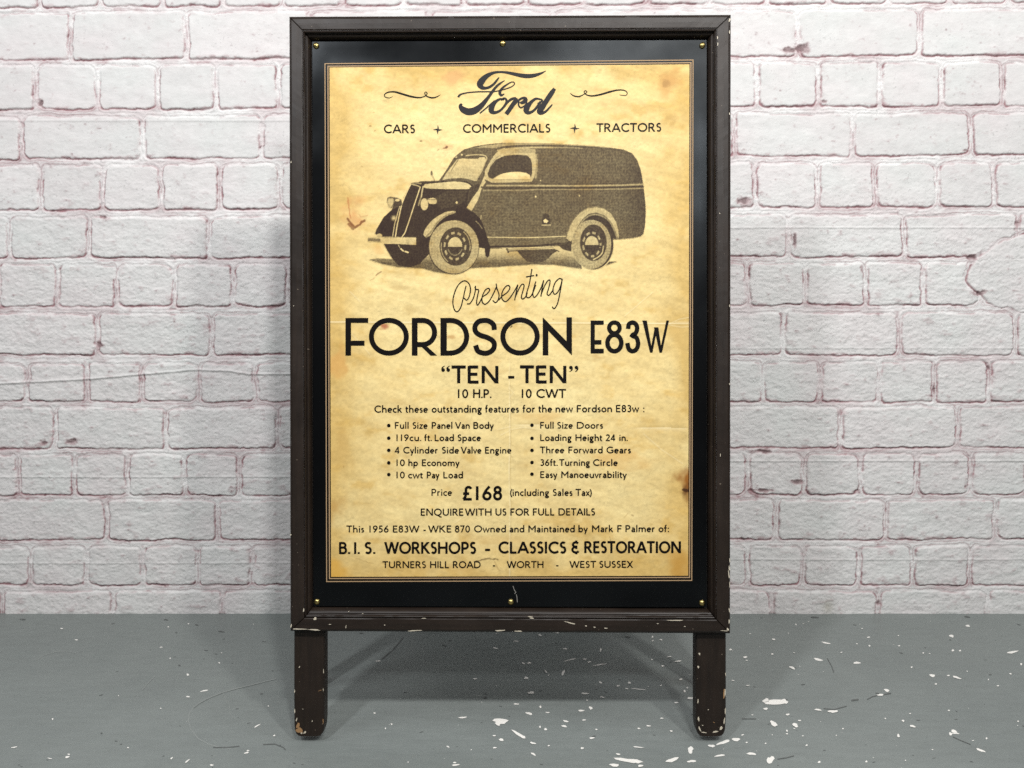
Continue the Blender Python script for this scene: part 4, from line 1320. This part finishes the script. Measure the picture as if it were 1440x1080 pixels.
ink = lettering([('TEN', 635, 700.5, 538.9), ('TEN', 731.2, 796, 538.7)], 24.4, 3.5)
ink.poly([(714.6, 528.6), (723.2, 528.6), (723.2, 532.2), (714.6, 532.2)])
for qx in (623.2, 630.4):
    ink.disc(qx, 520.3, 2.5)
    ink.ribbon([(qx - 1.9, 520), (qx - 1.5, 517.5), (qx + .2, 515.6), (qx + 2.2, 514.4)], [1.6, 1.9, 1.4, .6])
for qx in (802.8, 810.6):
    ink.disc(qx, 516.8, 2.5)
    ink.ribbon([(qx + 1.9, 517.2), (qx + 1.6, 519.6), (qx + .1, 521.6), (qx - 2.0, 522.8)], [1.6, 1.9, 1.4, .6])
ink.build('lettering', M_INK)
lettering([('10', 644, 658.4, 559.6), ('H.P.', 665.6, 691, 559.6)], 12.2, 1.7).build('lettering', M_INK)
lettering([('10', 733.8, 747.6, 559.5), ('CWT', 754.4, 796, 559.4)], 12.2, 1.7).build('lettering', M_INK)
ink = lettering([('Check', 526.6, 565, 580.2), ('these', 570.2, 601.6, 580.2), ('outstanding', 607.2, 677.4, 580.1), ('features', 682.2, 729.6, 580), ('for', 734.8, 752.4, 579.9), ('the', 757.2, 776.3, 579.8), ('new', 781.4, 805.6, 579.7), ('Fordson', 811.2, 860.6, 579.6), ('E83w', 866.3, 898.6, 579.5), (':', 904, 906.6, 579.5)], 10.0, 1.35)
ink.build('lettering', M_INK)
ROWS = [([('Full', 555.4, 574.5), ('Size', 580.2, 601.2), ('Panel', 607.2, 636.0), ('Van', 640.2, 660.4), ('Body', 665.8, 694.2)], 602.8),
        ([('119cu.', 557.6, 592.4), ('ft.', 596.6, 607.2), ('Load', 611.4, 638.2), ('Space', 643.6, 676.2)], 620.1),
        ([('4', 555.2, 561.6), ('Cylinder', 567.2, 615.6), ('Side', 621.4, 645.4), ('Valve', 648.2, 676.8), ('Engine', 682.2, 719.0)], 637.6),
        ([('10', 557.6, 569.2), ('hp', 574.4, 587.4), ('Economy', 593.4, 646.0)], 655.3),
        ([('10', 557.6, 569.2), ('cwt', 574.0, 594.8), ('Pay', 600.4, 617.6), ('Load', 623.6, 651.0)], 672.5),
        ([('Full', 759.8, 778.4), ('Size', 783.6, 805.4), ('Doors', 811.2, 848.0)], 602.6),
        ([('Loading', 759.8, 803.6), ('Height', 809.4, 847.0), ('24', 852.0, 865.0), ('in.', 871.2, 882.8)], 620.0),
        ([('Three', 759.2, 793.4), ('Forward', 799.4, 847.4), ('Gears', 853.0, 887.2)], 637.3),
        ([('36ft.', 759.8, 784.2), ('Turning', 786.4, 829.4), ('Circle', 834.2, 868.6)], 655.0),
        ([('Easy', 759.8, 783.6), ('Manoeuvrability', 789.4, 881.2)], 672.0)]
BUL = [(546.7, 598.3), (546.7, 616.1), (546.7, 633.2), (546.7, 650.8), (546.7, 667.3), (748.1, 597.8), (748.1, 616.3), (748.1, 633.2), (748.1, 650.3), (748.1, 666.7)]
for (ws, bs), (bx, by) in zip(ROWS, BUL):
    ink = lettering([(w, a, b, bs) for w, a, b in ws], 9.2, 1.28)
    ink.disc(bx, by, 2.5)
    ink.build('bullet_lettering', M_INK)
ink = lettering([('Price', 606.9, 635.6, 697.1), ('(including', 717.4, 772.0, 697.3), ('Sales', 777.4, 805.0, 697.2), ('Tax)', 809.4, 832.2, 697.2)], 9.6, 1.25)
text(ink, '\u00a3168', 650.4, 705.8, 703.3, 19.6, 2.9)
ink.build('price_lettering', M_INK)
ink = lettering([('ENQUIRE', 591.8, 651.6, 725.1), ('WITH', 654.0, 691.2, 725.0), ('US', 696.9, 712.0, 724.9), ('FOR', 717.9, 744.2, 724.9), ('FULL', 749.6, 779.4, 724.8), ('DETAILS', 785.5, 836.6, 724.7)], 9.9, 1.35)
ink.build('lettering', M_INK)
ink = lettering([('This', 487.2, 512, 748.7), ('1956', 519.6, 546.4, 748.7), ('E83W', 552.6, 589.6, 748.7), ('-', 595.4, 598.7, 748.7), ('WKE', 602.2, 634.6, 748.6), ('870', 639.8, 660.8, 748.6), ('Owned', 666.8, 711.4, 748.5), ('and', 716.8, 737.2, 748.5), ('Maintained', 743.2, 808.2, 748.4), ('by', 813.5, 826.4, 748.3),
                 ('Mark', 832.6, 862, 748.2), ('F', 868.2, 874.2, 748.2), ('Palmer', 879.7, 920.8, 748.1), ('of:', 926.2, 940.8, 748.1)], 9.6, 1.3)
ink.build('lettering', M_INK)
ink = lettering([('B.', 477.2, 492.2, 778.9), ('I.', 498.4, 505.6, 778.9), ('S.', 512.8, 527.8, 778.8), ('WORKSHOPS', 541, 669.1, 778.6), ('-', 682.2, 689.2, 778.3), ('CLASSICS', 701.4, 795.9, 778.1), ('&', 803.2, 814.8, 777.9), ('RESTORATION', 822.2, 957, 777.7)], 16.4, 2.45)
ink.build('bold_lettering', M_INK)
ink = lettering([('TURNERS', 538, 598.8, 798.8), ('HILL', 605, 631.3, 798.8), ('ROAD', 637, 675.9, 798.7), ('-', 693.2, 696.4, 798.6), ('WORTH', 712.9, 764.2, 798.6), ('-', 782, 785.4, 798.5), ('WEST', 801, 838.4, 798.4), ('SUSSEX', 842.8, 890, 798.3)], 9.5, 1.3)
ink.build('lettering', M_INK)

# double rule round the paper
for off_o, w in (({'tl': (457.0, 89.6), 'tr': (974.6, 84.4), 'br': (972.8, 816.2), 'bl': (459.4, 817.8)}, 1.3), ({'tl': (461.2, 93.2), 'tr': (971.6, 88.2), 'br': (969.7, 812.0), 'bl': (463.4, 813.6)}, 1.5)):
    ink = Ink()
    q = off_o
    ink.ribbon([q['tl'], q['tr'], q['br'], q['bl'], q['tl']], w, closed=True)
    o = ink.build('border_rule', M_LINE)


ink = Ink()
for pts in ([(721.4, 824), (723, 829), (725.5, 833), (723.5, 835)], [(726, 836), (727, 840), (727.5, 847)]):
    ink.ribbon(pts, 0.9)
ink.build('scratch_mark', mat_plain('grey_scratch', (0.22, 0.21, 0.19), 0.6))

# ------------------------------------------------------------------ halftone picture of the van
def build_van():
    step = 0.62
    gx = np.arange(512, 914, step)
    gy = np.arange(196, 391, step)
    X, Y = np.meshgrid(gx, gy)
    T = np.zeros(X.shape)

    def blend(mask, tone):
        nonlocal T
        T = T * (1 - mask) + tone * mask

    def pmask(pts, soft=1):
        xs = [p[0] for p in pts]; ys = [p[1] for p in pts]
        sel = (X > min(xs) - 1.5) & (X < max(xs) + 1.5) & (Y > min(ys) - 1.5) & (Y < max(ys) + 1.5)
        x, y = X[sel], Y[sel]
        acc = np.zeros(x.shape)
        for ox in (-.25, .25):
            for oy in (-.25, .25):
                inside = np.zeros(x.shape, bool)
                px_, py_ = x + ox * step * 1.4, y + oy * step * 1.4
                for (a, b), (c, d) in zip(pts, pts[1:] + pts[:1]):
                    if b == d:
                        continue
                    inside ^= ((b > py_) != (d > py_)) & (px_ < (c - a) * (py_ - b) / (d - b) + a)
                acc += inside
        out = np.zeros(X.shape)
        out[sel] = acc / 4
        return out

    def poly(pts, tone, smooth=False):
        if smooth:
            pts = [tuple(p) for p in spline(pts + pts[:1], 5)[:-1]]
        blend(pmask(pts), tone)

    def line(pts, w, tone, smooth=True):
        if smooth and len(pts) > 2:
            pts = [tuple(p) for p in spline(pts, 5)]
        d = seg_dist(X, Y, pts)
        blend(np.clip((w / 2 - d) / 0.7 + 0.5, 0, 1), tone)

    def ell(cx, cy, rx, ry, tone, a0=None, feather=0.7):
        d = (np.hypot((X - cx) / rx, (Y - cy) / ry) - 1) * min(rx, ry)
        blend(np.clip(-d / feather + 0.5, 0, 1), tone)

    def ering(cx, cy, rx, ry, w, tone, amask=None):
        d = np.abs((np.hypot((X - cx) / rx, (Y - cy) / ry) - 1) * min(rx, ry))
        m = np.clip((w / 2 - d) / 0.7 + 0.5, 0, 1)
        if amask is not None:
            m = m * amask
        blend(m, tone)

    a3 = lambda *p: [(490 + x / 5.4, 190 + y / 5.4) for x, y in p]
    a4 = lambda *p: [(700 + x / 5.4, 190 + y / 5.4) for x, y in p]
    aw = lambda *p: [(600 + x / 14.4, 195 + y / 14.4) for x, y in p]
    ad = lambda *p: [(680 + x / 12.71, 195 + y / 12.71) for x, y in p]
    af = lambda *p: [(590 + x / 11.37, 295 + y / 11.37) for x, y in p]
    ar = lambda *p: [(780 + x / 10.285, 280 + y / 10.285) for x, y in p]
    ag = lambda *p: [(510 + x / 14.4, 240 + y / 14.4) for x, y in p]
    ab = lambda *p: [(510 + x / 14.4, 310 + y / 14.4) for x, y in p]

    # ground shadow, darker towards its lower edge
    sh = pmask(a3((155, 945), (230, 935), (330, 940), (420, 900), (620, 880), (1188, 855)) + a4((0, 860), (600, 850), (640, 1015), (560, 1005), (430, 985), (250, 984), (0, 1000)) + a3((1188, 1000), (930, 1010), (860, 1045), (760, 1055), (660, 1040), (560, 1012), (380, 1003), (260, 980)))
    grad = 0.16 + 0.55 * sstep(352, 372, Y)
    blend(sh, grad)
    poly(a4((845, 960), (905, 960), (860, 976), (820, 990)), .8)
    # drum under the sill
    poly(a4((140, 872), (440, 868), (412, 905), (365, 950), (300, 970), (235, 962), (190, 930)), .82, True)
    line(a4((70, 865), (80, 890)), 2.6, .8); line(a4((455, 878), (462, 884)), 2, .7)
    # body
    body = a3((690, 352), (800, 172), (832, 143), (880, 108), (960, 84), (1080, 66), (1188, 58)) + a4((60, 60), (130, 57), (400, 62), (640, 75), (850, 94), (960, 111), (1020, 138), (1058, 188), (1085, 262), (1100, 345), (1112, 430), (1122, 520), (1124, 600), (1118, 690), (1106, 750), (1086, 769), (1030, 782), (920, 793), (700, 800), (520, 840), (300, 850), (0, 858)) + a3((1188, 862), (1075, 862), (1040, 780), (980, 640), (880, 560), (900, 420))
    tone = 0.70 + 0.05 * sstep(220, 330, Y) + 0.10 * np.clip((X - 870) / 40, 0, 1) + 0.04 * np.clip((300 - Y) / 40, -1, 1)
    blend(pmask(body), tone)
    # roof above the gutter
    poly(aw((990, 185), (1150, 140), (1440, 108)) + a4((0, 66), (130, 57), (400, 62), (640, 75), (850, 94), (850, 104), (640, 86), (400, 78), (130, 80), (0, 98)) + aw((1330, 200), (1200, 200)), .38)
    line(a4((0, 97), (130, 81), (400, 77), (640, 87), (850, 104), (960, 122)), 1.7, .80)
    line(a4((0, 116), (130, 100), (260, 94), (420, 94)), 2.2, .30)
    line(a4((420, 94), (560, 96), (640, 100)), 1.2, .48)
    # roof front and screen pillars
    poly(aw((560, 385), (700, 262), (800, 215), (900, 190), (1150, 180), (1400, 195), (1340, 260), (1250, 430), (1200, 342), (800, 345), (650, 390)), .74)
    poly(aw((245, 852), (400, 640), (545, 400), (650, 340), (790, 330), (1200, 335), (1260, 420), (1000, 900), (930, 990), (900, 860), (300, 850)), .78)
    poly(aw((315, 842), (400, 695), (610, 425), (740, 395), (780, 405), (1040, 405), (1070, 378), (1180, 376), (1205, 430), (1120, 650), (985, 860), (900, 838), (700, 812), (450, 822)), .17)
    blend(pmask(aw((315, 842), (400, 695), (700, 560), (1120, 650), (985, 860), (900, 838), (700, 812), (450, 822))) * .5, .30)
    line(aw((800, 343), (1000, 325), (1170, 340), (1215, 385), (1212, 440)), 1.5, .22)
    line(aw((1205, 440), (1120, 650), (1005, 850)), 1.2, .34)
    line(aw((640, 425), (500, 640)), 1.1, .62, False)
    line(aw((330, 850), (460, 825), (700, 812), (880, 842), (980, 880)), 1.9, .75)
    ell(600 + 715 / 14.4, 195 + 325 / 14.4, 1.4, 1.2, .1); ell(600 + 600 / 14.4, 195 + 375 / 14.4, 1.2, .9, .2)
    # mirror
    ell(600 + 100 / 14.4, 195 + 700 / 14.4, 1.5, 3.4, .72); line(aw((112, 740), (140, 800), (160, 845)), 1.2, .5)
    # bonnet
    poly(a3((480, 372), (545, 352), (700, 345), (900, 352), (950, 385), (942, 430), (905, 520), (890, 600), (600, 770), (520, 840), (400, 790), (545, 395)), .93)
    poly(a3((578, 372), (690, 362), (800, 352), (890, 362), (932, 388), (930, 408), (760, 410), (585, 402)), .16, True)
    line(a3((545, 354), (620, 352), (700, 349)), 1.4, .72)
    blend(pmask(a3((640, 480), (760, 420), (900, 420), (890, 500), (820, 540), (700, 560))) * .5, .80)
    ell(490 + 822 / 5.4, 190 + 512 / 5.4, 1.6, 1.6, .08)
    poly(a3((920, 400), (950, 380), (1000, 370), (1005, 400), (940, 480), (900, 545), (905, 470)), .86)
    # A-pillar highlight, door edge
    poly(a3((1190, 96), (1150, 108), (1100, 160), (1065, 240), (1010, 360), (985, 420), (940, 480), (898, 550), (935, 575), (985, 490), (1012, 405), (1040, 360), (1072, 300), (1120, 215), (1190, 150)), .20)
    # door window surround
    poly(ad((30, 560), (130, 385), (240, 245), (320, 200), (420, 185), (700, 175), (900, 185), (935, 300), (940, 520), (905, 690), (860, 770), (150, 790), (60, 740), (20, 650)), .24, False)
    poly(ad((560, 190), (920, 186), (940, 250), (560, 262)), .40)
    line(ad((940, 290), (950, 420), (945, 560), (930, 700)), 2.5, .42)
    poly(ad((70, 630), (120, 500), (220, 375), (380, 305), (600, 285), (780, 300), (842, 360), (866, 450), (872, 600), (848, 695), (822, 645), (760, 612), (640, 592), (500, 597), (350, 620), (250, 662), (160, 722), (90, 690)), .86, False)
    poly(ad((170, 732), (260, 664), (350, 622), (500, 598), (650, 594), (760, 614), (826, 655), (822, 722), (600, 740)), .05)
    line(ad((180, 735), (500, 730), (820, 738)), 1.0, .42)
    line(ad((120, 480), (220, 350), (300, 300)), .8, .5)
    # waist mouldings
    line(ad((30, 740), (100, 790), (300, 800), (700, 800), (1020, 805)), 1.8, .78)
    line(a4((110, 366), (300, 371), (600, 370), (900, 366), (1098, 362)), 1.6, .80)
    line(ad((60, 838), (700, 838)) + a4((300, 384), (600, 385), (900, 381), (1100, 374)), 2.2, .36, False)
    line(ad((-20, 878), (100, 885), (700, 882)) + a4((300, 400), (600, 401), (900, 397), (1105, 391)), 1.9, .88, False)
    line(ad((0, 925), (700, 925)) + a4((300, 413), (600, 413), (900, 410), (1105, 403)), 1.8, .50, False)
    line(a3((1010, 395), (1040, 400)) + ad((0, 880)), 2.2, .82, False)
    # rocker
    line(a4((-110, 775), (0, 776), (250, 778), (515, 768)), 1.3, .12)
    poly(a4((-120, 783), (250, 785), (510, 776), (520, 815), (440, 830), (0, 848), (-115, 850)), .70)
    line(a4((-110, 850), (0, 846), (250, 842), (450, 826), (545, 830)), 2.2, .92)
    line(a4((80, 868), (250, 862), (420, 852)), 1.4, .45); line(a4((80, 880), (260, 876), (430, 868)), 1.6, .82)
    poly(a4((450, 832), (560, 800), (560, 885), (500, 870)), .86)
    # handle and studs
    poly(a4((345, 600), (385, 598), (402, 660), (398, 676), (338, 674), (335, 650)), .88); poly(a4((345, 648), (362, 634), (384, 652), (372, 668), (352, 664)), .06); line(a4((336, 684), (400, 683)), 1.0, .08, False)
    ell(700 + 288 / 5.4, 190 + 467 / 5.4, 1.3, 1.4, .05); ell(700 + 620 / 5.4, 190 + 460 / 5.4, .9, 1.3, .12); ell(700 + 325 / 5.4, 190 + 345 / 5.4, .8, .8, .15)
    # rear mudguard
    poly(ar((160, 585), (195, 450), (265, 305), (365, 195), (480, 130), (600, 113), (720, 138), (825, 210), (892, 330), (926, 450), (935, 575), (885, 575), (830, 560), (250, 640), (225, 620)), .90)
    poly(ar((165, 560), (200, 450), (270, 305), (370, 195), (480, 132), (600, 116), (720, 142), (820, 212), (888, 330), (922, 450), (930, 570), (905, 570), (870, 440), (810, 320), (720, 235), (600, 195), (490, 215), (400, 290), (325, 410), (275, 520), (240, 612), (205, 600)), .27)
    line(ar((165, 580), (200, 450), (270, 303), (370, 192), (480, 128), (600, 112), (720, 136)), .9, .55)
    line(ar((905, 565), (860, 440), (800, 330), (710, 255), (600, 222), (500, 240), (410, 310), (345, 420), (300, 520)), 2.4, .55)
    # rear wheel
    ell(780 + 556 / 10.285, 280 + 660 / 10.285, 28.6, 34.8, .88); ell(780 + 532 / 10.285, 280 + 655 / 10.285, 27.8, 34.5, .37)
    ell(780 + 560 / 10.285, 280 + 630 / 10.285, 18.8, 25.6, .86)
    ang = np.arctan2((Y - (280 + 655 / 10.285)) / 34.5, (X - (780 + 532 / 10.285)) / 27.8)
    ering(780 + 532 / 10.285, 280 + 655 / 10.285, 25.8, 32.4, 2.6, .50, (np.sin(ang * 46) > .1) * .8)
    cx, cy = 780 + 537 / 10.285, 280 + 655 / 10.285
    a2 = np.arctan2((Y - cy) / 16.4, (X - cx) / 12.0)
    ering(cx, cy, 12.2, 16.6, 2.3, .36, ((np.sin(a2 * 9 + .8) > -.25)) * ((a2 < .1) | (a2 > .25)))
    ell(cx, cy, 9.6, 12.0, .88); blend((np.hypot((X - cx) / 9.3, (Y - cy) / 11.6) < 1) * (Y < cy + .8), .22)
    line(ar((705, 680), (690, 770), (640, 830), (560, 875)), 1.5, .18)
    # far front wing, apron, grille
    poly(a3((205, 752), (222, 700), (268, 622), (335, 562), (402, 512), (440, 560), (400, 775), (300, 790)), .95)
    ell(490 + 345 / 5.4, 190 + 630 / 5.4, 3.4, 3.0, .40, feather=4); ell(490 + 345 / 5.4, 190 + 628 / 5.4, 1.8, 1.8, .15, feather=2.5)
    poly(ab((250, 265), (290, 150), (320, 170), (340, 260), (300, 285)), .9)
    poly(a3((268, 826), (520, 826), (640, 740), (660, 830), (610, 905), (540, 978), (470, 1003), (380, 990), (330, 935), (295, 880)), .93)
    poly(a3((470, 374), (545, 392), (560, 400), (480, 640), (412, 775), (335, 775), (372, 640), (402, 520), (430, 450)), .93)
    line(ag((975, 275), (905, 410), (840, 560), (790, 690)) + ab((720, 0), (690, 150), (665, 325)), 1.5, .04)
    line(ag((775, 660), (720, 820), (680, 980)) + ab((655, 40), (630, 180), (608, 325)), 1.15, .16)
    line(ag((1165, 335), (1090, 560), (1010, 800), (930, 1050)) + ab((900, 120), (860, 240), (800, 330)), 1.4, .06)
    line(ag((1000, 278), (1080, 292), (1165, 330)), 1.2, .2); line(ag((985, 262), (1060, 245), (1180, 262)), 2.0, .5)
    line(ag((1225, 320), (1205, 420), (1185, 540)), 1.9, .22); line(ag((1180, 540), (1130, 700)), 2.2, .5)
    # lamps
    poly(ag((500, 545), (560, 525), (690, 545), (790, 590), (780, 640), (700, 650), (620, 700), (590, 760), (530, 730), (492, 640)), .72)
    poly(ag((520, 560), (620, 560), (630, 620), (600, 700), (575, 745), (530, 715), (500, 640)), .24); ell(510 + 705 / 14.4, 240 + 598 / 14.4, 3.2, 1.7, .10)
    poly(ag((640, 640), (790, 610), (800, 700), (590, 790), (620, 700)), .86)
    ell(510 + 1250 / 14.4, 240 + 680 / 14.4, 5.3, 8.4, .14); poly(a3((598, 486), (640, 476), (668, 490), (664, 520), (622, 522), (606, 510)), .15, True); line(a3((600, 488), (640, 490), (662, 488)), 1.0, .6)
    # bumper
    poly(ab((110, 340), (250, 325), (430, 330), (1085, 345), (1085, 492), (900, 488), (600, 468), (360, 440), (110, 425)), .15)
    poly(ab((108, 352), (360, 372), (365, 436), (110, 420)), .60); ell(510 + 340 / 14.4, 310 + 305 / 14.4, 4.0, 2.6, .2)
    line(ab((430, 340), (700, 338), (1080, 346)), .9, .45, False); blend(pmask(ab((860, 380), (950, 380), (950, 480), (900, 485))) * .6, .34)
    line(ab((725, 500), (750, 545)), 1.2, .25, False); line(ab((775, 575), (822, 618)), 2.0, .05, False); line(ab((862, 628), (920, 648)), 2.2, .05, False)
    # near front wing
    poly(af((45, 440), (100, 320), (200, 180), (330, 80), (460, 20), (600, -10), (760, -10), (880, 50), (980, 150), (1050, 330), (1100, 500), (1135, 600), (1115, 740), (1085, 765), (1055, 740), (1040, 620), (950, 605), (900, 700), (160, 620), (60, 520)), .95)
    poly(af((60, 400), (90, 310), (190, 180), (320, 85), (440, 30), (550, 20), (570, 40), (440, 95), (330, 180), (240, 290), (190, 390), (110, 440)), .24, True)
    line(af((110, 430), (200, 330), (300, 190), (430, 90), (560, 40)), 2.4, .5)
    line(af((900, 180), (960, 240), (1000, 300)), 1.0, .55); line(af((985, 95), (980, 150)), 1.2, .3, False)
    # front wheel
    ell(638.0, 347.6, 35.9, 38.4, .88); ell(638.4, 347.2, 34.9, 37.4, .34)
    ang = np.arctan2((Y - 347.2) / 37.4, (X - 638.4) / 34.9)
    ering(638.4, 347.2, 32.6, 35.2, 3.4, .40, (np.sin(ang * 52) > .2) * .8 * ((ang > 1.4) | (ang < -2.2)))
    cx, cy = 590 + 577 / 11.37, 295 + 588 / 11.37
    ell(cx, cy, 22.6, 27.0, .86); ering(cx, cy, 20.4, 24.8, 1.0, .30, (np.sin(np.arctan2(Y - cy, X - cx) * 2 + 2.4) > .2) * 1.0)
    cx, cy = 590 + 567 / 11.37, 295 + 580 / 11.37
    a2 = np.arctan2((Y - cy) / 18.5, (X - cx) / 14.5)
    ering(cx, cy, 14.6, 18.6, 2.6, .34, (np.sin(a2 * 10 + .5) > -.15) * 1.0)
    ell(cx, cy, 11.0, 13.6, .88); blend((np.hypot((X - cx) / 10.0, (Y - cy) / 12.6) < 1) * (Y < cy + 1.0), .20); ering(cx, cy, 10.2, 12.8, .9, .4, (Y > cy + 4) * .8)
    # halftone grain
    scr = 0.6 * np.sin((X + Y) * 3.6) * np.sin((X - Y) * 3.6)
    gr = fbm(X / 1.4, Y / 1.4, 99, 2) * 2
    mid = 4 * T * (1 - T)
    Tn = np.clip(T + mid * (0.24 * scr + 0.15 * gr) + 0.03 * gr * (T > .02), 0, 1)
    Tn[T < .012] = 0
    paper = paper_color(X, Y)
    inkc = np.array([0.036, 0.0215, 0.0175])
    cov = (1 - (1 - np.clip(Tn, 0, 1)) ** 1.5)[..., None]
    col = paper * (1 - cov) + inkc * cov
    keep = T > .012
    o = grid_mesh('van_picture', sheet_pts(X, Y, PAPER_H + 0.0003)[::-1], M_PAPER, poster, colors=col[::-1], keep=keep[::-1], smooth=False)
    o['label'] = 'sepia halftone picture of an old panel van'


build_van()


# ------------------------------------------------------------------ brass pins
def pin(x, y, r):
    V, F = [], []
    n, m = 16, 5
    for j in range(m):
        a = math.pi / 2 * j / (m - 1)
        rr_, hh = r * math.cos(a) * MM, SHEET_H + 0.0006 + 0.72 * r * MM * math.sin(a)
        if j == 0:
            hh = SHEET_H - 0.001
        u, v, z = B(x, y, SHEET_H)
        for i in range(n):
            t = 2 * math.pi * i / n
            V.append((u + rr_ * math.cos(t), v + rr_ * math.sin(t), hh - LEG_H))
    for j in range(m - 1):
        for i in range(n):
            a, b = j * n + i, j * n + (i + 1) % n
            F.append((a, b, b + n, a + n))
    mesh_obj('brass_pin', V, F, M_BRASS, board, None, True)


for x, y in ((444.6, 64.6), (707.0, 61.4), (987.6, 64.2), (445.8, 846.0), (718.4, 846.2), (987.0, 847.6)):
    pin(x, y, 4.6)
